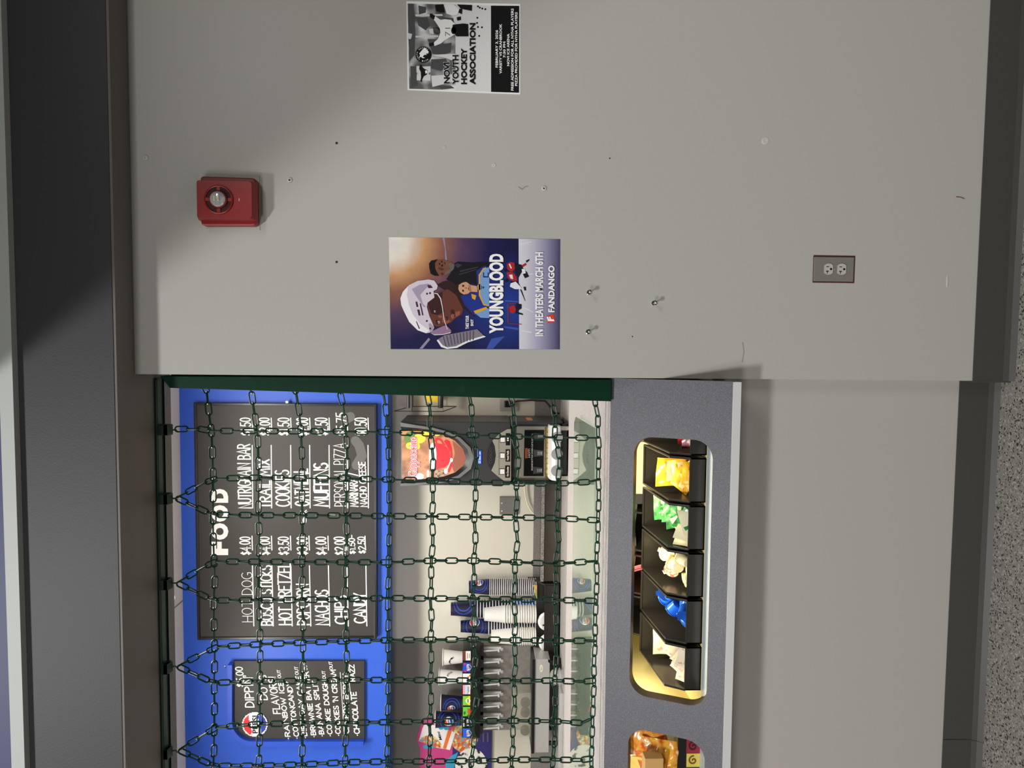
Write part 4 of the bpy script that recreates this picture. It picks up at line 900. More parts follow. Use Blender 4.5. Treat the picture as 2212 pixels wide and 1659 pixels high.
Hc = [
[(446.7,845),(450.7,887),(457,932),(459,980),(460,1033),(460.5,1073),(460,1113),(460.5,1160),(462.6,1213),(464.5,1254),(461.6,1297),(462,1347),(463.7,1400),(463.7,1440),(462.3,1477),(463.7,1524),(462.9,1569),(462.3,1614),(461,1654),(461,1700)],
[(543,846),(546,869),(551.4,906),(555.4,930),(557.5,972),(558.6,1033),(557.5,1113),(560.2,1160),(558.6,1213),(559,1254),(558,1297),(560.8,1336),(561.6,1392),(561.6,1442),(560.3,1474),(561.6,1524),(560.8,1564),(560.3,1617),(557.6,1657),(558,1700)],
[(640,850),(643,871),(648,906),(649.5,932),(652,980),(652,1033),(652,1078),(653,1113),(653.5,1160),(652,1213),(653.4,1254),(651.6,1297),(655,1336),(654.2,1389),(655,1440),(653.4,1471),(655.6,1519),(653.4,1561),(652.9,1612),(652.4,1654),(653,1700)],
[(735.7,853),(739.7,871),(745,906),(746.9,932),(750.3,983),(747.7,1033),(749,1078),(746.9,1113),(750.3,1166),(746.3,1213),(746.9,1252),(745,1294),(748.2,1342),(746.9,1384),(749.5,1432),(748.2,1469),(750.3,1516),(748.2,1559),(745.6,1612),(745,1654),(746,1700)],
[(829.9,857),(833.8,885),(835.2,906),(836.5,932),(839,975),(840.5,1036),(840.5,1115),(840.5,1166),(839.1,1216),(838.7,1254),(836.9,1291),(838.7,1342),(838.2,1384),(838.7,1426),(838.2,1469),(838.2,1519),(836.9,1561),(836.9,1609),(835.6,1649),(836,1700)],
[(925.2,861),(930,893),(928.8,926),(931.3,953),(936,987),(933.7,1035),(936,1078),(932.5,1117),(936,1167.5),(930.8,1213),(932,1256),(929.5,1295),(932.9,1341),(929.5,1382.5),(932,1432),(928.8,1470),(931.3,1517),(927.7,1558),(929.5,1602),(926.2,1644),(927,1700)],
[(1015.6,861),(1019.2,885),(1019.2,936),(1027.7,970),(1030,996),(1026.5,1042),(1027.7,1078),(1023.6,1117),(1028,1167),(1022.4,1213),(1025.2,1256),(1020,1292),(1026,1346),(1021.3,1382.5),(1029,1426.5),(1020,1465),(1031,1502),(1032,1520),(1016,1551),(1026,1597),(1017.4,1641),(1018,1700)],
[(1105.3,864),(1109.7,890),(1112,919),(1110.9,946),(1116.9,970),(1120.5,994),(1114.5,1044.6),(1116.9,1081),(1113.3,1117),(1118,1170),(1112,1213),(1113,1258),(1109.2,1295),(1114.4,1341),(1110.5,1382.5),(1113.9,1434),(1109.2,1470),(1113,1519.6),(1106.6,1556),(1108.7,1602),(1104.6,1649),(1105,1700)],
[(1195.2,869),(1200,909.6),(1197.6,943),(1207.3,975),(1209.7,999),(1204.9,1044.6),(1206,1081),(1201.3,1119),(1207.3,1172),(1200,1218),(1202.3,1261),(1198.4,1295),(1202.3,1341),(1199.7,1382.5),(1202.3,1429),(1197,1470),(1201,1522),(1195,1558),(1198.4,1605),(1193.2,1644),(1194,1700)],
[(1285.6,871),(1291.7,897.5),(1291.7,943),(1294,965),(1291.7,1035),(1294,1061),(1291.7,1124),(1291.7,1151),(1288,1213),(1290,1240),(1287.6,1297),(1285,1346),(1286.3,1382.5),(1282.4,1437),(1283.7,1470),(1281,1522),(1279.8,1558),(1278.5,1605),(1277.2,1644),(1277,1700)]]
for k in range(9): strand('chain_strand', [at(x, y, YC) for x, y in V[k]], k % 2, .10)
for k, h in enumerate(Hc): a0 = at(*h[0], YC+.004); strand('chain_strand', [np.array([-.026, a0[1]-.004, a0[2]+.01])]+[at(x, y, YC+.004) for x, y in h], k % 2, .42)

# ================================================================== things inside the stand
def ibox(mb, x0, x1, y0, y1, Y0, Y1):
    """box whose front, at depth Y0, fills the photograph's rectangle x0..x1 (down the room), y0..y1 (right to left)"""
    a, b_ = at((x0+x1)/2, y0, Y0), at((x0+x1)/2, y1, Y0); ym = (y0+y1)/2
    return mb.box(b_[0], a[0], Y0, Y1, at(x1, ym, Y0)[2], at(x0, ym, Y0)[2])
def ib(*a): return ibox(MB(), *a)

# ---- large menu board
a, b_ = at(423, 1126, YM), at(814, 1126, YM); xl, xr_ = at(620, 1380, YM)[0], at(620, 871, YM)[0]
t = thing('menu_board', 'large blackboard food menu with white hand lettering on the blue wall', 'menu board', ((xl+xr_)/2, YM, b_[2]))
obj('panel', bx(xl+.012, xr_-.012, YM, YS, b_[2]+.012, a[2]-.012), chalk_m, t)
for nm, q in (('frame_rail', (xl, xr_, YM-.007, YS, a[2]-.014, a[2])), ('frame_rail', (xl, xr_, YM-.007, YS, b_[2], b_[2]+.014)), ('frame_rail', (xl, xl+.013, YM-.007, YS, b_[2]+.014, a[2]-.014)), ('frame_rail', (xr_-.013, xr_, YM-.007, YS, b_[2]+.014, a[2]-.014))):
    obj(nm, bx(*q), frame_m, t, bevel=.002)
mb = MB()
for pts, wd in (([(770, 1005), (782, 985), (776, 962), (768, 952)], .05), ([(757, 900), (748, 905), (742, 900)], .05), ([(713, 1110), (722, 1112)], .012)):
    mb = MB(); iline(mb, pts, YM, wd, .0005); obj('wiped_smear', mb, smear_m, t)
mb = MB()
for ch, y0, y1 in (('F', 1199, 1170), ('O', 1166, 1130), ('O', 1127, 1091), ('D', 1086, 1056)):
    p = at(490, y0, YM); put_text(mb, ch, p, at(490, y1, YM)-p, at(458, y0, YM)-p, off=.0012, bold=.07)
obj('heading', mb, mark_m, t)
LINES = [  # text, start y, end y, baseline x at start, at end, letter height, brush
('HOT DOG', 1343, 1237, 546, 544, 22, .0034, '$4.00', 524), ('BOSCO STICKS', 1350, 1222, 588, 586, 23, .0075, '$4.00', 562), ('HOT PRETZEL', 1349, 1216, 629, 627, 26, .0075, '$3.50', 0), ('POPCORN', 1349, 1262, 669, 667, 26, .0075, '$3.00', 0),
('NACHOS', 1349, 1275, 710, 708, 27, .008, '$4.00', 0), ('CHIPS', 1347, 1287, 750, 748, 25, .008, '$2.00', 0), ('CANDY', 1345, 1282, 790, 789, 24, .0085, None, 0)]
for i, (s, y0, y1, x0, x1, h, th, price, _) in enumerate(LINES):
    mb = MB(); hand(mb, s, x0, y0, x1, y1, h, YM, th); iline(mb, [(x0+2.5, 1352), (x1+1.5, 1222)], YM, .0055)
    px = x0-4
    if price: hand(mb, price, px, 1198, px-2, 1160, 22, YM, .006)
    else: hand(mb, '$1.50-', 768, 1196, 766, 1156, 13, YM, .0055); hand(mb, '$2.50', 790, 1195, 788, 1160, 15, YM, .0055)
    iline(mb, [(px+3.5, 1188), (px+2.5, 1158)], YM, .0055); obj('menu_line', mb, mark_m, t)
LINES = [('NUTRIGRAIN BAR', 1097, 960, 543, 540, 27, .007, '$1.50', 22), ('TRAIL MIX', 1097, 993, 584, 582, 22, .008, '$2.00', 22), ('COOKIES', 1093, 1016, 626, 624, 29, .0075, '$1.50', 24), ('OATMEAL', 1092, 1013, 667, 665, 29, .008, '$2.00', 24),
('MUFFINS', 1093, 1001, 709, 707, 29, .0095, '$2.50', 26), ('PERSONAL PIZZA', 1093, 958, 748, 746, 25, .004, '$5.75', 20), ('NACHO CHEESE', 1094, 998, 793, 789, 14, .0055, '$0.50', 25)]
for i, (s, y0, y1, x0, x1, h, th, price, ph) in enumerate(LINES):
    mb = MB(); hand(mb, s, x0, y0, x1, y1, h, YM, th)
    if s.startswith('NACHO'): hand(mb, 'MARINARA /', 774, 1094, 771, 1022, 17, YM, .006)
    iline(mb, [(x0+3, 1097), (x0+2, 962)], YM, .0055); iline(mb, [(x0+3, 929), (x0+2, 903)], YM, .0055)
    hand(mb, price, x0, 940, x0-2, 903 if i != 5 else 892, ph, YM, .006); obj('menu_line', mb, mark_m, t)
mb = MB(); iline(mb, [(662, 1102), (655, 1108), (660, 1116)], YM, .005); iline(mb, [(650, 1104), (657, 1108), (664, 1106)], YM, .005); mb.face([at(*q, YM)-np.array([0, .0012, 0]) for q in icirc(658, 1124, 4.5, 10, 7)]); obj('arrow_doodle', mb, mark_m, t)
tag(obj('magnet', ib(617, 622, 866, 871, YM-.012, YM-.002), white_m), 'tiny white clip on the top right edge of the big blackboard', 'clip')

# ---- small flavour board in its blue tray frame
t = thing('flavor_board', 'small blackboard of ice cream flavours with a round cola emblem', 'menu board', at(787, 1515, YM))
R_ = 50
def fr_pts(x0, x1, y0, y1, r):
    return [(x1, y0), (x0, y0)]+[(x0+r-r*math.sin(math.radians(q)), y1-r+r*math.cos(math.radians(q))) for q in range(90, -1, -10)]+[(x1, y1)]
obj('board', MB().prism([at(x, y, YM+.004) for x, y in fr_pts(503, 787, 1428, 1602, 44)], (0, .015, 0)), chalk_m, t)
outer = fr_pts(491, 785, 1437, 1613, 54)[1:]; inner = fr_pts(501, 785, 1437, 1602, 44)[1:]
mb = MB(); n = len(outer)
fo_ = [at(x, y, YM-.022) for x, y in outer]; fi_ = [at(x, y, YM-.022) for x, y in inner]
bo_ = [p+np.array([0, YS-YM+.022, 0]) for p in fo_]; bi_ = [p+np.array([0, YS-YM+.022, 0]) for p in fi_]
mb.add(fo_+fi_+bo_+bi_, [(i, i+1, n+i+1, n+i) for i in range(n-1)]+[(2*n+i, 2*n+i+1, i+1, i) for i in range(n-1)]+[(n+i, n+i+1, 3*n+i+1, 3*n+i) for i in range(n-1)]+[(0, n, 3*n, 2*n), (n-1, 2*n-1, 4*n-1, 3*n-1)])
obj('frame_edge', mb, bluet_m, t)
mb = MB(); c = at(551, 1564, YM+.003); r = abs(at(551-28, 1564, YM)[2]-c[2])
obj('cola_emblem', cola_logo(flat(c-np.array([0, .003, 0])), r), LOGO, t)
FL = [('$5.00', 527, 1483, 524, 1441, 15, .006, None), ('DIPPIN\'', 549, 1527, 545, 1459, 18, .0068, None), ('DOTS', 578, 1511, 575, 1459, 15, .006, None), ('FLAVORS!', 606.5, 1541, 594.5, 1462, 15, .006, None),
('*RAINBOW ICE', 627.5, 1596, 611, 1472, 10, .0056, (607, 1464)), ('*COTTONCANDY', 646, 1595, 629, 1473, 10, .0056, None), ('*BIRTHDAY CAKE', 664, 1594, 649, 1461, 10, .0056, (645, 1457)), ('*BROWNIE BATTER', 683, 1592, 666, 1451, 10, .0056, (664, 1447)),
('*BANANA SPLIT', 700.5, 1590, 685, 1471, 10, .0056, None), ('*COOKIE DOUGH', 718, 1590, 706, 1470, 10, .0056, (704, 1466)), ('*COOKIES \'N CREAM', 736, 1589, 724.5, 1447, 10, .0056, (719, 1446)), ('*CHERRY BERRY', 754, 1589, 751, 1456, 10, .0056, None), ('*CHOCOLATE', 777, 1589, 769, 1495, 11, .006, None), ('RAZZ', 767, 1471, 765, 1436, 10, .0056, None)]
YF2 = YM+.004
for s, x0, y0, x1, y1, h, th, out in FL:
    mb = MB(); hand(mb, s, x0, y0, x1, y1, h, YF2, th)
    if out: hand(mb, 'OUT', out[0], out[1], out[0]-2, out[1]-17, 6.5, YF2, .003)
    if 'CHERRY' in s: iline(mb, [(744, 1589), (735, 1452)], YF2, .003); iline(mb, [(757, 1500), (752, 1440)], YF2, .003)
    obj('flavor_line', mb, mark_m, t)
tag(obj('pin', MB().lathe([(.006, 0), (.006, -.004), (0, -.008)], at(486, 1440, YS), 12, 'Y'), chrome_m, smooth=True), 'shiny round pin in the blue wall above the flavour board', 'pin')
# blank electrical plate, plug outlet, hook under the ceiling
h0 = at(393, 1298, 1.75); hz = ZC
tag(obj('ceiling_hook', MB().tube([(h0[0], 1.75, hz), (h0[0], 1.75, hz-.03)]+[(h0[0]+.018-.018*math.cos(q), 1.75, hz-.03-.018*math.sin(q)) for q in np.linspace(0, PI, 8)]+[(h0[0]+.036, 1.75, hz-.018)], .006, 8), white_m, smooth=True), 'white plastic hook hanging from the cream ceiling of the stand', 'hook')

# ---- cappuccino machine
YF = 1.72; ZK = 0.95
struct_top = obj('back_counter', bx(-3, 1.1, 1.48, YB, ZK-.035, ZK), speckl_m, bevel=.003)
tag(struct_top, 'pale speckled worktop along the back wall under the machines', 'worktop')
def z5(X, Y): return (850+X/8.294, 860+Y/8.294)
def z6(X, Y): return (1020+X/9.218, 880+Y/9.218)
xL, xR = at(980, 1048.5, YF)[0], at(980, 910.5, YF)[0]; zT = at(865, 980, YF)[2]; zM = at(1103, 980, YF)[2]; zB = at(1212, 980, YF)[2]
t = thing('cappuccino_machine', 'grey hot drink machine with a lit picture of a red cup', 'drink machine', ((xL+xR)/2, YF, ZK))
mb = bx(xL, xR, YF, 2.03, zM, zT); mb.box(xL, xR, YF+.075, 2.03, ZK+.03, zM).box(xL, xL+.014, YF+.02, YF+.075, ZK+.03, zM).box(xR-.014, xR, YF+.02, YF+.075, ZK+.03, zM)
obj('housing', mb, char_m, t, bevel=.006)
for px in (xL+.03, xR-.03):
    for py in (YF+.06, 1.98): obj('foot', MB().lathe([(.016, ZK), (.018, ZK+.006), (.014, ZK+.032)], (px, py, 0), 14), black_m, t, smooth=True)
def mp(mb, pts, zfn, off, Y=YF): mb.face([at(*zfn(*p), Y)-np.array([0, off, 0]) for p in pts])
win = [(150, 590), (420, 588), (640, 608), (900, 660), (1100, 760), (1250, 920), (1300, 1070), (1250, 1210), (1100, 1330), (900, 1402), (640, 1442), (420, 1452), (150, 1452)]
fr_o = [(125, 430), (420, 480), (700, 520), (960, 590), (1200, 705), (1380, 880), (1440, 1070), (1385, 1260), (1200, 1410), (950, 1495), (700, 1530), (420, 1548), (125, 1565)]
def ring_mesh(o_, i_, zfn, y_o, y_i):
    mb = MB(); n = len(o_); A = [at(*zfn(*p), YF)-np.array([0, y_o, 0]) for p in o_]; B = [at(*zfn(*p), YF)-np.array([0, y_i, 0]) for p in i_]; D_ = [p+np.array([0, y_o+.003, 0]) for p in A]
    return mb.add(A+B+D_, [(i, i+1, n+i+1, n+i) for i in range(n-1)]+[(2*n+i, 2*n+i+1, i+1, i) for i in range(n-1)])
midr = [(0.55*a_[0]+.45*b2[0], .55*a_[1]+.45*b2[1]) for a_, b2 in zip(fr_o, win)]
obj('picture_frame', ring_mesh(fr_o, midr, z5, .016, .020), mat('satin_grey_trim', (150, 150, 152), 0.28, metal=.4), t, smooth=True)
obj('picture_gasket', ring_mesh(midr, win, z5, .020, .004), black_m, t, smooth=True)
glow = noisy('lit_wood_print', 9, [(0.3, (150, 104, 66)), (0.5, (200, 140, 100)), (0.62, (120, 74, 50)), (0.75, (226, 180, 130))], 0.25, 3)
def lit(M, k):
    k *= .62
    nt, lk, b2 = nodes(M); src = b2.inputs['Base Color']
    if src.is_linked: lk.new(src.links[0].from_socket, b2.inputs['Emission Color'])
    else: b2.inputs['Emission Color'].default_value = src.default_value
    b2.inputs['Emission Strength'].default_value = k; return M
lit(glow, .55)
def litm(nm, rgb, k=.55): return lit(mat(nm, rgb, 0.25), k)
mb = MB(); mp(mb, win, z5, .004); pic = obj('lit_picture', mb, glow, t)
def lp(nm, rgb, polys, lay, k=.55):
    for p in polys: mb = MB(); mp(mb, p, z5, .004+.0004*lay); obj(nm, mb, litm('lit_%d_%d_%d' % rgb, rgb, k), pic)
E5 = lambda x, y, rx, ry, n=24: [(x+rx*math.cos(2*PI*k/n), y+ry*math.sin(2*PI*k/n)) for k in range(n)]
lp('leaf_print', (96, 128, 60), [E5(260, 720, 70, 90, 10), E5(330, 640, 110, 50, 10)], 1)
lp('flower_print', (246, 214, 60), [E5(470, 720, 110, 90, 11), E5(560, 640, 90, 45, 9), E5(290, 850, 70, 60, 9), E5(430, 860, 50, 60, 8), E5(780, 650, 60, 25, 9)], 2)
lp('pale_jug_print', (214, 214, 220), [E5(470, 1400, 80, 60, 14), E5(620, 1360, 25, 80, 10)], 1)
lp('plank_print', (150, 84, 62), [[(1060, 760), (1250, 920), (1300, 1070), (1250, 1210), (1090, 1330), (1040, 1200), (1100, 1000)]], 1)
lp('saucer_print', (214, 30, 44), [[(960, 740), (1010, 770), (1050, 900), (1058, 1060), (1045, 1230), (1000, 1330), (975, 1320), (1020, 1160), (1020, 960), (940, 830), (905, 770), (930, 742)]], 2)
lp('handle_print', (222, 34, 46), [[(760, 800), (735, 760), (750, 715), (800, 700), (860, 730), (900, 790), (940, 850), (890, 840), (860, 780), (810, 745), (775, 765), (785, 820)]], 3)
lp('cup_print', (228, 36, 50), [[(745, 800), (860, 820), (960, 880), (1005, 950), (1010, 1080), (985, 1180), (920, 1240), (750, 1270)]], 4)
lp('foam_print', (252, 248, 240), [E5(705, 1035, 66, 238, 26)], 5, .9)
lp('spoon_print', (238, 236, 232), [E5(940, 1305, 34, 48, 14), E5(1040, 1105, 26, 38, 14), [(940, 1280), (955, 1262), (1035, 1090), (1050, 1100), (968, 1275)]], 6, .8)
mb = MB(); mp(mb, [(745, 1290), (830, 1270), (900, 1300), (910, 1390), (760, 1430)], z5, .0062); obj('bean_print', mb, lit(noisy('bean_print', 90, [(0.4, (50, 34, 26)), (0.6, (190, 160, 130))], 0.3), .4), pic)
for off, bold, m2 in ((.0070, .06, litm('lit_red_line', (206, 40, 60))), (.0074, .038, litm('lit_white_line', (252, 240, 244), .9)), (.0078, .004, litm('lit_pink_fill', (222, 70, 96)))):
    mb = MB(); p, q = z5(415, 1412), z5(415, 682); img_text(mb, 'Cappuccino', *p, *q, 150/8.294, YF, off, bold); obj('script_lettering', mb, m2, pic)
mb = MB(); mp(mb, [(88, 845), (195, 845), (195, 1135), (88, 1135)], z6, .002); dsp = obj('display', mb, mat('display_bezel', (40, 44, 60), 0.2), t)
mb = MB(); mp(mb, [(97, 858), (182, 858), (182, 1125), (97, 1125)], z6, .0025); obj('lit_screen', mb, litm('lit_blue_screen', (40, 80, 214), 1.0), dsp)
mb = MB(); [mp(mb, [(x, y), (x+18, y), (x+18, y+w_), (x, y+w_)], z6, .003) for x, y, w_ in ((112, 880, 80), (112, 975, 60), (112, 1050, 60), (146, 880, 60), (146, 960, 90), (146, 1065, 45))]; obj('screen_lettering', mb, litm('lit_pale_text', (190, 210, 255), 1.0), dsp)
arch = [(620, 1462), (480, 1345), (380, 1248), (290, 1125), (240, 980), (258, 860), (318, 740), (400, 638), (500, 540), (600, 465), (690, 415), (772, 400), (772, 1466)]
mb = MB(); mp(mb, arch, z6, .002); obj('arch_trim', mb, mat('dark_brown_trim', (56, 40, 38), 0.3), t)
mb = MB(); mp(mb, [(772, 430), (700, 432), (560, 512), (440, 622), (400, 662), (450, 770), (472, 950), (450, 1100), (380, 1258), (500, 1362), (625, 1455), (772, 1460)], z6, .003); kp = obj('keypad', mb, steelp_m, t)
mb = MB(); mp(mb, [(395, 668), (442, 770), (462, 950), (442, 1100), (372, 1248), (335, 1180), (305, 1080), (298, 960), (310, 860), (350, 750)], z6, .0035); obj('button_window', mb, black_m, kp)
for k, (x, y) in enumerate(((360, 845), (370, 905), (372, 965), (370, 1030), (358, 1092))):
    c = at(*z6(x, y), YF); obj('round_key', MB().lathe([(.0052, -.0038), (.0052, -.005), (.0042, -.005), (.0040, -.0038)], c, 14, 'Y'), mat('key_grey', (120, 118, 116), 0.4), kp)
for k, (x0, x1, y0, y1) in enumerate(((563, 650, 600, 684), (560, 646, 912, 1004), (553, 643, 1228, 1322))):
    mb = MB(); mp(mb, [(x0-10, y0-14), (x1+8, y0-14), (x1+8, y1+14), (x0-10, y1+14)], z6, .0035); o = obj('flavor_button', mb, black_m, kp)
    mb = MB(); mb.prism([at(*z6(*p), YF)-np.array([0, .0035, 0]) for p in ((x0, y0), (x1, y0), (x1, y1), (x0, y1))], (0, -.004, 0)); obj('button_cap', mb, white_m, o)
for k, (s, x0, x1, y0, y1) in enumerate((('', 668, 756, 512, 754), ('French Vanilla', 664, 755, 832, 1078), ('Hot Chocolate', 656, 752, 1152, 1398))):
    mb = MB(); mp(mb, [(x0, y0), (x1, y0), (x1, y1), (x0, y1)], z6, .0035); o = obj('flavor_label', mb, ink_m, kp)
    mb = MB()
    if s: p, q = z6(x1-28, y1-28), z6(x1-28, y0+28); img_text(mb, s, *p, *q, 42/9.218, YF, .0042, .03)
    else:
        for yy in (560, 600, 640): mp(mb, [(x0+25, yy), (x1-30, yy), (x1-30, yy+28), (x0+25, yy+28)], z6, .0042)
    obj('lettering', mb, mat('cream_lettering', (240, 226, 206), 0.5), o)
mb = MB(); p, q = z6(540, 1345), z6(540, 600); img_text(mb, 'PUSH AND HOLD BUTTON UNTIL CUP IS 3/4 FULL', *p, *q, 17/9.218, YF, .0042, .0); obj('keypad_lettering', mb, ink_m, kp)
YR = YF+.07
mb = MB(); ibox(mb, 1115, 1186, 921, 1037, YR, YR+.004); rc = obj('cup_bay', mb, steelp_m, t)
mb = MB(); mp(mb, [(1042, 448), (1434, 448), (1420, 1368), (1024, 1368)], z6, .001, YR); bp_ = obj('splash_panel', mb, ink_m, rc)
mb = MB(); p, q = z6(1205, 1255), z6(1210, 520); img_text(mb, 'RELEASE BUTTON WHEN CUP IS 3/4 FULL', *p, *q, 30/9.218, YR, .002, .02); obj('panel_lettering', mb, pk_white, bp_)
mb = MB(); mp(mb, [(1056, 812), (1104, 812), (1102, 1010), (1054, 1010)], z6, .002, YR); obj('caution_tag', mb, mat('orange_tag', (226, 120, 40), 0.5), bp_)
mb = MB(); p, q = z6(1096, 1000), z6(1096, 822); img_text(mb, 'CAUTION', *p, *q, 32/9.218, YR, .0026, .0); obj('tag_lettering', mb, ink_m, bp_)
mb = MB(); p, q = z6(1152, 1000), z6(1152, 822); img_text(mb, 'HOT!', *p, *q, 38/9.218, YR, .0026, .04); obj('tag_lettering', mb, mat('pale_lettering', (216, 214, 206), 0.5), bp_)
for k, (x0, y0, x1, y1) in enumerate(((1232, 508, 1420, 636), (1222, 838, 1412, 985), (1214, 1180, 1402, 1325))):
    mb = MB(); mp(mb, [(x0, y0), (x1, y0+22), (x1, y1-22), (x0, y1)], z6, .002, YR); o = obj('cup_mark', mb, dark_m, bp_)
    mb = MB()
    for j, s in enumerate(('PLACE', 'CUP', 'HERE')): p, q = z6(x0+100+j*34, y1-42), z6(x0+100+j*34, y0+42); img_text(mb, s, *p, *q, 22/9.218, YR, .003, .02)
    obj('cup_mark_lettering', mb, mat('pale_lettering', (216, 214, 206), 0.5), o)
mb = MB()
for k in range(10): ibox(mb, 1176.5, 1184.5, 923+k*11.3, 923+k*11.3+9.5, YR-.008, YR-.001)
obj('splash_louver', mb, mat('warm_metal', (214, 190, 130), 0.2, metal=1), rc)
xa, xb = at(1195, 1038, YF-.03)[0], at(1195, 920, YF-.03)[0]; zt_ = at(1185, 980, YF+.02)[2]
pr = [(YF+.07, ZK+.045), (YF+.07, zt_), (YF+.0, zt_-.002), (YF-.03, zt_-.012), (YF-.045, zt_-.03), (YF-.045, ZK+.05), (YF-.03, ZK+.045)]
tr_ = obj('drip_tray', MB().prism([(xa, y, z) for y, z in pr], (xb-xa, 0, 0)), silver_m, t, bevel=.004)
for k, y in enumerate((945, 981, 1017)):
    c = at(1197, y, YF-.0455); obj('cup_rest', MB().lathe([(.0285, 0), (.0285, -.0015), (.026, -.002), (0, -.002)], (c[0], YF-.045, (zt_+ZK+.03)/2), 28, 'Y'), mat('grey_disc', (150, 150, 150), 0.4), tr_, smooth=True)
obj('lower_skirt', bx(xa+.02, xb-.012, YF-.01, YF+.05, ZK+.012, ZK+.046), black_m, t)
for px in (xa+.012, xb-.012): obj('leg_plate', bx(px-.010, px+.010, YF-.03, YF-.024, ZK, ZK+.046), steelp_m, t)
p = at(1142, 905, YF+.1); obj('rating_plate', bx(xR, xR+.001, YF+.07, YF+.20, p[2]-.02, p[2]+.01), mat('orange_print', (196, 130, 90), 0.5), t)

# ---- wire rack, outlets, cords right of and behind the machine
YW = YB
wirem = mat('black_wire', (30, 30, 30), 0.35)
t = thing('wire_rack', 'black wire rack on the back wall half hidden behind the green post', 'wire rack', at(960, 880, YW-.12))
P_ = lambda x, y, Y=YW-.12: at(x, y, Y)
mb = MB(); mb.tube([P_(852, 888), P_(957, 889), P_(957, 840)], .0022, 6).tube([P_(890, 878, YW-.02), P_(958, 878, YW-.02)], .002, 6).tube([P_(957, 889), P_(986, 878, YW-.02), P_(957, 878, YW-.02)], .0022, 6).tube([P_(852, 888), P_(877, 881, YW-.02)], .0022, 6)
mb.tube([P_(890, 889), P_(890, 830)], .0018, 6).tube([P_(892, 878, YW-.02), P_(892, 830, YW-.02)], .0018, 6).tube([P_(957, 878, YW-.02), P_(957, 830, YW-.02)], .0018, 6)
obj('wire_frame', mb, wirem, t, smooth=True)
tag(obj('snack_carton', ib(919, 946, 828, 869, YW-.10, YW-.03), mat('yellow_card', (246, 208, 50), 0.5)), 'yellow snack carton in the wire rack behind the green post', 'carton')
for k, (x0, x1, lab) in enumerate(((878, 886, 'upper dark bottle end in the wire rack'), (946, 957, 'lower dark bottle end in the wire rack'))):
    c, e = at((x0+x1)/2, 882, YW-.11), at((x0+x1)/2, 835, YW-.11); r = abs(at(x0, 880, YW-.11)[2]-at(x1, 880, YW-.11)[2])/2
    tag(obj('bottle', MB().lathe([(0, 0), (r*.9, .002), (r, .008), (r, (e[0]-c[0]))], (c[0], c[1], c[2]), 18, 'X'), dark_m, smooth=True), lab, 'bottle', 'dark bottles in the wire rack')
t = thing('plug_outlet', 'wall outlet with a black plug beside the drink machine', 'outlet', at(1119, 875, YW))
obj('cover_plate', ib(1079, 1120, 862, 888, YW-.008, YW), mat('grey_plastic_plate', (176, 172, 164), 0.4), t, bevel=.003)
obj('plug', ib(1089, 1104, 866, 880, YW-.045, YW-.008), black_m, t, bevel=.004)
tag(obj('power_cord', MB().tube([at(1100, 872, YW-.04), at(1118, 866, YW-.06), at(1150, 864, YW-.10), at(1178, 866, YW-.12), at(1190, 880, YW-.14), at(1196, 892, YW-.14), at(1208, 893, YW-.13)], .006, 8), black_m, smooth=True), 'black power cord looping from the outlet behind the drink machine', 'cord')
t = thing('blank_plate', 'dark grey blank cover plate on the cream wall', 'cover plate', at(1120, 1092, YW))
obj('plate', ib(1079, 1120, 1073, 1112, YW-.010, YW), mat('mid_grey_plate', (112, 110, 104), 0.4), t, bevel=.003)
for x in (1083, 1083):
    pass
for y in (1086, 1103): obj('screw', MB().lathe([(.004, -.010), (.003, -.012), (0, -.0125)], at(1084, y, YW), 10, 'Y'), white_m, t, smooth=True)
tag(obj('white_cable', MB().tube([at(1134, 1040, YW-.02)]+[at(x, y, YW-.015) for x, y in ((1133.5, 1056), (1135, 1072), (1139, 1088), (1145, 1100), (1152, 1109), (1160, 1116))], .004, 6), mat('cream_cable', (238, 230, 196), 0.4), smooth=True), 'cream cable curving along the back wall left of the drink machine', 'cable')

# ---- backsplash and the long low black tray standing before it
struct('trim_6', bx(-3, 1.1, YB-.02, YB, ZK, at(1152.5, 1150, YB-.02)[2]), noisy('grey_speckled_laminate', 330, [(0, (96, 92, 90)), (0.45, (120, 116, 112)), (0.6, (140, 135, 130)), (1, (160, 155, 150))], 0.45, 3))
YT = 2.02; xa, xb = at(1195, 1256, YT)[0], at(1195, 1045, YT)[0]; zt_ = at(1170, 1150, YT)[2]
t = thing('black_tray', 'long low black tray with a speckled rim left of the drink machine', 'tray', ((xa+xb)/2, YT, ZK))
mb = bx(xa, xb, YT, YT+.008, ZK, zt_).box(xa, xb, YB-.045, YB-.036, ZK, zt_).box(xa, xa+.008, YT+.008, YB-.045, ZK, zt_).box(xb-.008, xb, YT+.008, YB-.045, ZK, zt_).box(xa+.008, xb-.008, YT+.008, YB-.045, ZK, ZK+.008)
obj('body', mb, mat('olive_black_gloss', (62, 55, 44), 0.2), t, bevel=.002)
obj('front_rim', bx(xa, xb, YT-.003, YT+.009, zt_-.014, zt_+.004), noisy('grey_speckled_rim', 200, [(0.4, (104, 100, 98)), (0.6, (160, 156, 150))], 0.4), t)

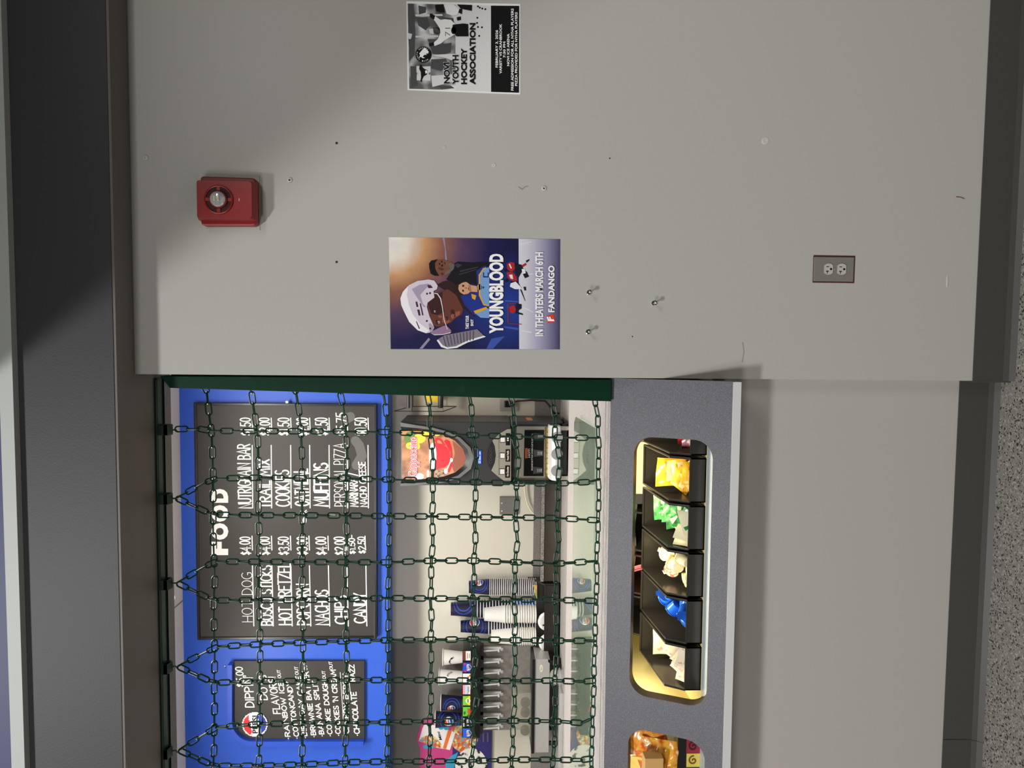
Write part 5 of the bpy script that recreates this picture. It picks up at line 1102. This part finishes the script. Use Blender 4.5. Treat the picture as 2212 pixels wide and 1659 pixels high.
# ---- cup organiser with stacks of cups
YO = 2.0
xa, xb = at(1190, 1422, YO)[0], at(1190, 1263, YO)[0]; z1 = at(1175.5, 1340, YO)[2]; z3 = at(1157.5, 1340, YO+.06)[2]
t = thing('cup_organizer', 'black stepped organiser of cups and lids on the back worktop', 'organiser', ((xa+xb)/2, YO, ZK))
obj('front_bin', bx(xa, xb, YO, YO+.005, ZK, z1).box(xa, xa+.006, YO, YO+.06, ZK, z1).box(xb-.006, xb, YO, YO+.06, ZK, z1).box(xa, xb, YO, YO+.06, ZK, ZK+.01), mat('brown_black_gloss', (40, 36, 32), 0.25), t, bevel=.002)
obj('cup_deck', bx(xa+.03, xb, YO+.045, YB-.022, ZK+.01, z3), bin_m, t, bevel=.003)
xs1 = at(1200, 1290, YO)[0]
for px in (at(1170, 1352, YO)[0],): obj('divider', bx(px-.003, px+.003, YO+.005, YO+.046, ZK, z1+.008), bin_m, t)
c0 = at(1140, 1249, YO+.1); obj('end_bracket', MB().prism([(xb-.004, YO, z1), (xb-.004, YB-.03, at(1140, 1249, YB-.03)[2]), (xb-.004, YB-.03, ZK+.01), (xb-.004, YO, ZK+.01)], (.008, 0, 0)), bin_m, t)
for k, (x0, x1, y0, y1, lab) in enumerate(((1161.5, 1180, 1321, 1362, 'white lid standing in the right half of the black organiser'), (1164, 1180, 1368, 1408, 'white lid standing in the left half of the black organiser'))):
    a, b_ = at(1170, y1, YO+.025), at(1170, y0, YO+.025); r = (b_[0]-a[0])/2; zc = at(x0, 1350, YO+.02)[2]-r
    zc = max(zc, ZK+.01+r)
    mb = MB().lathe([(0, 0), (r*.86, 0), (r*.9, -.006), (r, -.007), (r, -.010), (r*.92, -.011), (r*.8, -.018), (0, -.018)], ((a[0]+b_[0])/2, YO+.030, zc), 26, 'Y')
    tag(obj('plastic_lid', mb, white_m, smooth=True), lab, 'lid', 'white lids in the organiser')
tag(obj('sauce_sachet', MB().prism([at(x, y, YO+.035) for x, y in ((1151, 1264), (1160, 1264), (1160, 1297), (1156, 1284))], (0, .003, 0)), noisy('green_orange_print', 40, [(.45, (150, 180, 90)), (.55, (226, 170, 120))], .4)), 'small green and orange sachet tucked between organiser and tray', 'sachet')

def cup_meshes(nm, rb, rt, hgt, mt_wall, parent_loc, logo=False, swoosh=False, upright=False):
    """paper cup; inverted: its mouth with the rolled rim is at the bottom"""
    prof = [(0, hgt-.006), (rb*.93, hgt-.006), (rb*.95, hgt), (rb, hgt), (rt, .004), (rt+.0035, .004), (rt+.0042, .002), (rt+.0035, 0), (rt-.001, 0), (rb-.0015, hgt-.008)]
    t = bpy.data.objects.new(nm, None); C.objects.link(t); WO[t.name] = np.zeros(3)
    wl = MB().lathe(prof[2:5]+[(rt-.0015, .004)], (0, 0, 0), 30); obj('wall', wl, mt_wall, t, smooth=True)
    obj('rim', MB().lathe(prof[4:9]+[prof[4]], (0, 0, 0), 30), cupw_m, t, smooth=True)
    obj('base', MB().lathe([(rb-.0015, hgt-.008), (rb*.93, hgt-.006), (0, hgt-.006)], (0, 0, 0), 30).lathe([(rb*1.004, hgt+.0004), (rb*1.008, hgt-.007), (rb*.97, hgt-.007)], (0, 0, 0), 30), cupw_m, t, smooth=True)
    def surf(phi0, h0, sgn=1):
        def f(u, v, l):
            z = h0+sgn*v; r = rb+(rt-rb)*(hgt-z)/hgt+l; q = phi0+sgn*u/r; return (r*math.cos(q), r*math.sin(q), z)
        return f
    sg = -1 if upright else 1
    if logo is not False: obj('cola_emblem', cola_logo(surf(logo, hgt*.5, sg), hgt*.17, 28), LOGO, t)
    if swoosh is not False:
        mb = MB(); f = surf(swoosh, hgt*.5, sg)
        for R2 in (hgt*.27, hgt*.37):
            for k in range(36):
                q0, q1 = 2*PI*k/36, 2*PI*(k+1)/36; pts = [((R2+d_)*math.cos(q)*1.25, (R2+d_)*math.sin(q)) for q, d_ in ((q0, 0), (q1, 0), (q1, hgt*.03), (q0, hgt*.03))]
                if all(abs(p[1]) < hgt*.44 for p in pts): mb.face([f(p[0], p[1], .0004) for p in pts])
        obj('swoosh_print', mb, cblue_m, t)
    return t
def bare_cup(nm, rb, rt, hgt, mt_wall):
    t = bpy.data.objects.new(nm, None); C.objects.link(t); WO[t.name] = np.zeros(3)
    obj('wall', MB().lathe([(rb*.9, hgt), (rb, hgt), (rt, .004)], (0, 0, 0), 24), mt_wall, t, smooth=True)
    obj('rim', MB().lathe([(rt, .004), (rt+.0035, .004), (rt+.0042, .002), (rt+.0035, 0), (rt, 0)], (0, 0, 0), 24), cupw_m, t, smooth=True); return t
FRONT = -PI/2
def stack(y0, y1, xt, xr1, Y, mt, n, lab_top, lab_rest, group, logo=False, swoosh=False, mt2=None, zfloor=None, n2=0):
    """inverted stack: top cup shows whole between photograph heights xt (base) and xr1 (its rim)"""
    a, b_ = at(xr1, y1, Y), at(xr1, y0, Y); rt = (b_[0]-a[0])/2-.004; cxx = (a[0]+b_[0])/2; zt2 = at(xt, (y0+y1)/2, Y)[2]; zr2 = at(xr1, (y0+y1)/2, Y)[2]; hgt = zt2-zr2
    rb = rt*.76; zf2 = z3 if zfloor is None else zfloor; pit = (zr2-zf2)/n
    top = cup_meshes('paper_cup', rb, rt, hgt, mt, None, logo, swoosh); top.location = (cxx, Y, zr2); tag(top, lab_top, 'cup', group)
    proto = None
    for k in range(n):
        loc = (cxx, Y, zr2-(k+1)*pit)
        m3 = mt2 if (mt2 is not None and k >= n-n2) else mt
        if proto is None or (mt2 is not None and k == n-n2):
            proto = bare_cup('paper_cup', rb, rt, hgt, m3); proto.location = loc; o = proto
        else: o = copy_thing(proto, loc)
        tag(o, lab_rest, 'cup', group)
stack(1249.5, 1285.5, 1012, 1059, 2.09, navyc_m, 24, 'topmost navy cup of the rightmost stack on the organiser', 'navy cup nested below the top one in the rightmost stack', 'navy cups in the rightmost stack', PI*.02+FRONT+.95, FRONT+.95)
stack(1296, 1334, 973, 1032, 2.10, navyc_m, 19, 'topmost navy cup of the tallest stack behind the white cups', 'navy or blue cup nested in the tallest stack behind the white cups', 'cups in the tallest stack', False, FRONT+1.4, mat('mid_blue_paper', (44, 104, 190), 0.45), None, 8)
stack(1335.5, 1369.5, 994, 1056.5, 2.10, navyc_m, 17, 'topmost navy cup with half an emblem between the two white stacks', 'navy cup nested in the stack between the two white stacks', 'navy cups between the white stacks', FRONT+1.0, FRONT+.4)
stack(1306.5, 1345.5, 1046, 1091, 2.06, cupw_m, 13, 'topmost plain white cup of the right white stack', 'white cup nested in the right white stack', 'white cups in the right stack')
stack(1354, 1393, 1061, 1116, 2.06, cupw_m, 9, 'topmost plain white cup of the left white stack', 'white cup nested in the left white stack', 'white cups in the left stack')

# ---- soda fountain
YH, YSP, YBF = 1.99, 2.06, 1.90
t = thing('soda_fountain', 'eight-valve soda fountain with coloured flavour tiles and a steel drip base', 'soda fountain', (at(1100, 1490, YH)[0], YH, ZK))
xa, xb = at(1015, 1594, YH)[0], at(1015, 1404.5, YH)[0]; zt_ = at(998.5, 1490, YH)[2]; zm_ = at(1026, 1490, YH)[2]; zl_ = at(1038, 1490, YH)[2]
hd = obj('header', MB().prism([(xa, y, z) for y, z in ((YB-.012, zl_), (YB-.012, zt_), (YH+.004, zt_), (YH, zt_-.004), (YH-.012, zm_), (YH-.004, zl_))], (xb-xa, 0, 0)), black_m, t, bevel=.003)
xc, xd = at(1170, 1626, YBF)[0], at(1170, 1424, YBF)[0]; z_a = at(1155, 1500, YBF)[2]; z_b = at(1187, 1500, YBF)[2]
bs = obj('drip_base', bx(xc, xd, YBF, YB-.022, z_b, z_a), steel_m, t, bevel=.003)
obj('back_panel', bx(at(1080, 1577, YSP)[0], xb-.004, YSP, YB-.022, z_a, zl_), noisy('dull_stainless', 30, [(0.3, (126, 122, 116)), (0.7, (148, 144, 137))], 0.4, 3, metal=.15), t)
c = at(1162, 1444, YBF)
obj('oval_badge', MB().lathe([(.020, 0), (.020, -.001), (0, -.0012)], (c[0], YBF, (z_a+z_b)/2+.006), 24, 'Y', .42), mat('cream_badge', (240, 238, 214), 0.4), bs)
mb = MB(); put_stroke(mb, [(-.012, 0), (-.006, .004), (-.002, -.003), (.004, .003), (.011, -.001)], (c[0], YBF-.0013, (z_a+z_b)/2+.006), np.array([1., 0, 0]), np.array([0, 0, 1.]), .0014, (0, -1, 0), .0004); obj('badge_script', mb, ink_m, bs)
gr_ = obj('drip_grille', bx(xc-.002, xd, YBF-.004, YSP+.0, z_a, z_a+.014), black_m, t)
mb = MB()
for k in range(44): mb.box(xc+.006+k*(xd-xc-.012)/44, xc+.006+(k+.55)*(xd-xc-.012)/44, YBF+.004, YSP-.004, z_a+.014, z_a+.0155)
obj('grille_bars', mb, dark_m, t)
for px in (xc+.03, xd-.03):
    for py in (YBF+.04, YB-.06): obj('leg', MB().lathe([(.018, ZK), (.018, ZK+.01), (.012, ZK+.014), (.012, z_b)], (px, py, 0), 12), black_m, t, smooth=True)
tiles = [(1583, (40, 96, 214), 'cola'), (1560, (34, 34, 36), 'dark cola'), (1536.5, (110, 200, 60), 'citrus'), (1513, (230, 222, 40), 'lemon'), (1489, (248, 232, 232), 'lemonade'), (1464.5, (244, 240, 238), 'pale'), (1441, (44, 78, 206), 'cherry'), (1416, (246, 240, 228), 'root beer')]
def tp(mb, pts, off=.003):
    mb.face([atP(x, y, (0, YH-.006, (zt_+zm_)/2), (0, -1, (-.012)/(zt_-zm_)))-np.array([0, off, 0]) for x, y in pts])
for y, col, nm in tiles:
    mb = MB(); tp(mb, [(1000, y-10), (1000, y+10), (1023.5, y+10), (1023.5, y-10)]); tl = obj('flavor_tile', mb, litm('tile_%d_%d_%d' % col, col, .35), hd, label='%s coloured flavour tile' % nm)
    c = atP(1011, y, (0, YH-.006, (zt_+zm_)/2), (0, -1, (-.012)/(zt_-zm_)))
    if nm in ('cola', 'dark cola', 'cherry'):
        obj('cola_emblem', cola_logo(flat(c-np.array([0, .0034, 0])), .0175, 22), LOGO, t)
    def tq(polys, rgb, off=.0036):
        
        for p in polys: m2 = MB(); tp(m2, p, off); obj('tile_print', m2, litm('tile_%d_%d_%d' % rgb, rgb, .35), t)
    if nm == 'cherry': tq([icirc(1004+q, y+w_, 2.2, 8) for q, w_ in ((0, -7), (14, -7), (15, 8), (1, 8))], (226, 40, 56))
    if nm == 'lemon': tq([[(1000, y-10), (1000, y+10), (1011, y+10), (1011, y-10)]], (130, 202, 60)); tq([icirc(1011, y, 5.5, 8, 6)], (250, 246, 220), .0042); tq([[(1009, y-4), (1013, y-4), (1013, y+4), (1009, y+4)]], (150, 160, 90), .0046)
    if nm == 'citrus':
        tq([[(1003, y+8), (1006, y+4), (1005, y-2), (1001, y+2)], [(1015, y-5), (1020, y-8), (1021, y-3), (1017, y+1)], [(1008, y+8), (1013, y+6), (1016, y+9), (1010, y+10)]], (30, 110, 50))
        m2 = MB(); p = (1019, y+6); O = atP(*p, (0, YH-.006, (zt_+zm_)/2), (0, -1, 0)); put_text(m2, 'DEW', O, (.036, 0, .006), (-.002, 0, .020), off=.0050, bold=.05); obj('tile_lettering', m2, litm('tile_red', (216, 44, 40), .35), t)
    if nm == 'lemonade':
        tq([[(1000, y-10), (1000, y+10), (1005, y+10), (1005, y-10)]], (244, 160, 170)); tq([[(1005, y-10), (1005, y+10), (1010, y+10), (1010, y-10)]], (186, 220, 240)); tq([icirc(1019, y-4, 4, 8)], (250, 180, 60))
        m2 = MB(); O = atP(1012.5, y+9, (0, YH-.006, (zt_+zm_)/2), (0, -1, 0)); put_text(m2, 'Tropicana', O, (.042, 0, 0), (0, 0, .009), off=.0050, bold=.01); obj('tile_lettering', m2, litm('tile_navy', (40, 60, 120), .35), t)
    if nm == 'pale': tq([[(1009, y+3), (1012, y+2), (1013, y-4), (1010, y-4)], [(1013, y-3), (1016, y-4), (1016, y-8), (1014, y-8)]], (220, 60, 44))
    if nm == 'root beer': tq([[(1000, y-10), (1000, y+10), (1006, y+10), (1006, y-10)]], (120, 60, 44)); tq([icirc(1021, y-6, 3, 7)], (230, 110, 50)); tq([[(1009, y-6), (1010.5, y-6), (1010.5, y+6), (1009, y+6)], [(1013, y-5), (1014.5, y-5), (1014.5, y+5), (1013, y+5)]], (150, 130, 110))
    if nm == 'dark cola': tq([[(1001, y-9), (1003, y-9), (1003, y+9), (1001, y+9)], [(1021, y-9), (1023, y-9), (1023, y+9), (1021, y+9)]], (236, 236, 236))
    mb = MB(); yv = y-18 if False else y
    v0, v1 = at(1044, y-13, YH+.03), at(1077, y-13, YH+.03)
    vb = obj('valve', bx(v0[0]-.022, v0[0]+.022, YH+.0, YSP, zl_-.016, zl_), black_m, t)
    obj('lever', MB().tube([(v0[0], YH+.01, zl_-.012), (v0[0], YH+.02, v1[2])], .0045, 8).box(v0[0]-.009, v0[0]+.009, YH+.015, YH+.022, v1[2]-.004, v1[2]+.004), silver_m, vb, smooth=True)
    v2 = at(1084, y-9, YH+.04); obj('nozzle', MB().tube([(v1[0], YH+.05, zl_-.016), (v1[0], YH+.05, v2[2]+.004)], .0075, 10).lathe([(.006, v2[2]-.008), (.008, v2[2]-.006), (.008, v2[2]+.006), (.004, v2[2]+.008)], (v1[0]-.004, YH+.04, 0), 10), mat('clear_grey_nozzle', (206, 206, 202), 0.25), vb, smooth=True)
# translucent tub of valve caps on the drip grille
zg = z_a+.0157; Yb0 = YBF+.05
xa, xb = at(1130, 1592, Yb0)[0], at(1130, 1497, Yb0)[0]; z_t = at(1106, 1545, Yb0)[2]
clr = mat('frosted_plastic', (206, 202, 184), 0.25, alpha=.2)
tag(obj('clear_tub', bx(xa, xb, Yb0, Yb0+.003, zg, z_t).box(xa, xb, Yb0+.097, Yb0+.1, zg, z_t).box(xa, xa+.003, Yb0+.003, Yb0+.097, zg, z_t).box(xb-.003, xb, Yb0+.003, Yb0+.097, zg, z_t).box(xa+.003, xb-.003, Yb0+.003, Yb0+.097, zg, zg+.003), clr), 'frosted clear tub of black caps standing on the fountain drip tray', 'tub')
for k, (y, lab) in enumerate(((1518, 'black round cap rightmost in the clear tub'), (1539, 'black round cap with a hub in the middle of the clear tub'), (1578, 'black round cap leftmost in the clear tub'))):
    c = at(1133, y, Yb0+.02); r = .026; cz_ = zg+.0035+r
    tag(obj('valve_cap', MB().lathe([(0, .012), (r, .012), (r, -.006), (r*.86, -.010), (r*.8, -.006), (r*.35, -.006), (r*.3, -.010), (0, -.010)], (c[0], Yb0+.02, cz_), 24, 'Y'), black_m, smooth=True), lab, 'cap', 'black caps in the clear tub')
# cups standing on the fountain
zh = zt_
def std_cup(y0, y1, xt, Y, mt, lab, logo, sw, group, arcs=None):
    a, b_ = at(xt, y1, Y), at(xt, y0, Y); rt = (b_[0]-a[0])/2-.004; hgt = a[2]-zh
    o = cup_meshes('paper_cup', rt*.72, rt, hgt, mt, None, logo, sw, True); o.location = ((a[0]+b_[0])/2, Y, zh+hgt); o.rotation_euler = (PI, 0, 0)
    if arcs is not None:
        mb = MB(); rb = rt*.72
        for k, ch in enumerate('DIPPINDOTS' if arcs == 0 else 'DOTS'):
            q = math.radians(-72+k*16); R2 = hgt*.20
            u0, v0 = R2*math.sin(q), R2*math.cos(q)-hgt*.1
            u, v, fc, _ = text2d(ch, .03); s_ = hgt*.075
            pts = []
            for a2, b2 in zip(u, v):
                du, dv = (a2-.5)*s_, b2*s_; U = u0+du*math.cos(q)+dv*math.sin(q); W_ = v0-du*math.sin(q)+dv*math.cos(q)
                z = hgt*.5-W_; r = rb+(rt-rb)*(hgt-z)/hgt+.0006; an = PI/2+arcs_off-(U/r)*-1; pts.append((r*math.cos(an), r*math.sin(an), z))
            mb.add(pts, fc)
        obj('arched_lettering', mb, ink_m, o)
    return tag(o, lab, 'cup', group)
arcs_off = 0.35
gp = 'cups standing on the soda fountain'
std_cup(1402.5, 1437, 956, 2.07, cupw_m, 'white cup with arched lettering on the right end of the soda fountain', False, False, gp, 0)
arcs_off = -.3
std_cup(1445, 1479.5, 948, 2.07, cupw_m, 'white cup second from the right on the soda fountain', False, False, gp, 1)
std_cup(1500, 1534.5, 952, 2.07, navyc_m, 'shorter navy cup with its emblem turned left on the soda fountain', PI/2+.55, PI/2+.55, gp)
std_cup(1536, 1572, 940, 2.07, navyc_m, 'taller navy cup with its emblem in front on the soda fountain', PI/2-.15, PI/2-.15, gp)

# ---- things on the worktop below the fountain
tag(obj('sheet_pan', bx(at(1200, 1690, 1.9)[0], at(1200, 1478, 1.9)[0], 1.80, 2.08, ZK, ZK+.012).box(at(1200, 1690, 1.9)[0], at(1200, 1478, 1.9)[0], 1.796, 1.80, ZK, ZK+.02), steel_m, bevel=.002), 'shallow metal pan on the worktop under the soda fountain', 'pan')
lx = at(1190, 1464, 1.8)[0]
for k, (dz_, lab) in enumerate(((0, 'clear dome lid at the bottom of the small pile by the organiser'), (.018, 'clear dome lid in the middle of the small pile'), (.036, 'clear dome lid on top of the small pile'))):
    tag(obj('dome_lid', MB().lathe([(.045, 0), (.046, .004), (.040, .006), (.034, .024), (.020, .034), (.010, .036)], (lx, 1.81, ZK+dz_), 24), mat('clear_plastic', (220, 220, 214), 0.1, alpha=.35), smooth=True), lab, 'lid', 'clear lids beside the organiser')
mb = MB(); mb.prism([at(1184, 1424, 1.9), at(1184, 1430, 1.9), (at(1184, 1449, 1.9)[0], 1.9, ZK+.0), (at(1184, 1436, 1.9)[0], 1.9, ZK)], (0, .06, 0)); tag(obj('black_wedge', mb, black_m), 'black slanted stand on the worktop left of the organiser', 'stand')

# ---- colourful ice cream poster on the back wall, its cartoon figure left out
YPp = YB-.012
def z8(X, Y): return (880+X/9.217, 1480+Y/9.217)
t = thing('ice_cream_poster', 'colourful cut-out ice cream poster on the back wall behind the fountain', 'poster', at(1062, 1640, YPp))
def pp(nm, rgb, polys, lay, m2=None):
    for q in polys: mb = MB(); mb.face([at(*z8(*p), YPp)-np.array([0, .0005*lay, 0]) for p in q]); obj(nm, mb, m2 or mat('poster_%d_%d_%d' % rgb, rgb, .4), t)
mb = MB(); mb.prism([at(*z8(*p), YPp) for p in ((1150, 640), (1685, 640), (1660, 1900), (250, 1900), (250, 1230), (185, 1120), (195, 1000), (280, 780), (370, 655), (540, 655), (1150, 655))], (0, .004, 0)); obj('board', mb, mat('poster_navy', (38, 34, 110), .4), t)
pp('pink_edge', (196, 60, 130), [[(370, 655), (540, 655), (540, 700), (900, 700), (900, 1900), (250, 1900), (250, 1230), (185, 1120), (195, 1000), (280, 780)]], 1)
pp('white_cup_print', (236, 232, 232), [[(340, 770), (560, 800), (850, 900), (960, 935), (850, 1285), (680, 1260), (560, 1240), (228, 1110), (300, 860)]], 2)
pp('sprinkle_print', (0, 0, 0), [[(230, 1105), (290, 1040), (400, 995), (520, 1010), (600, 1070), (680, 1180), (690, 1250), (560, 1240), (400, 1180)], E5(1130, 1020, 280, 320, 30)], 3, noisy('sprinkle_dots_print', 75, [(0.2, (206, 84, 44)), (0.4, (224, 134, 60)), (0.52, (236, 226, 170)), (0.66, (206, 206, 90)), (0.8, (90, 160, 180)), (1, (224, 110, 50))], .45, spotted=True))
pp('orange_spoon_print', (232, 116, 50), [[(810, 890), (880, 910), (770, 1270), (705, 1255)]], 4)
pp('white_strip_print', (240, 238, 236), [[(885, 912), (958, 938), (845, 1288), (770, 1272)]], 4)
pp('blue_print', (44, 156, 196), [E5(670, 840, 55, 45, 12), E5(775, 845, 55, 48, 12), [(310, 1215), (350, 1180), (450, 1185), (570, 1230), (450, 1260), (330, 1260)], [(880, 1400), (1010, 1330), (960, 1480), (920, 1700), (780, 1900), (760, 1500)]], 4)
mb = MB()
for k, ch in enumerate(('Mini', )):
    p, q = z8(690, 1085), z8(640, 925); img_text(mb, ch, *p, *q, 55/9.217, YPp, .0024, .02)
obj('cup_lettering', mb, ink_m, t)
pp('cookie_ice_print', (0, 0, 0), [E5(1270, 1600, 320, 350, 30)], 4, noisy('cookie_ice_print', 22, [(0.42, (28, 24, 24)), (0.47, (226, 222, 212)), (1, (240, 238, 230))], .5, 2))
mb = MB()
for k in range(10): c = z8(1560, 950+k*19); ray_ = [(1500, 950+k*19), (1525, 950+k*19), (1525, 956+k*19), (1500, 956+k*19)]; mb.face([at(*z8(*p), YPp)-np.array([0, .001, 0]) for p in ray_]); mb.face([at(*z8(p[0]+85, p[1]), YPp)-np.array([0, .001, 0]) for p in ray_])
obj('gold_rays', mb, mat('gold_print', (196, 160, 80), .4), t)
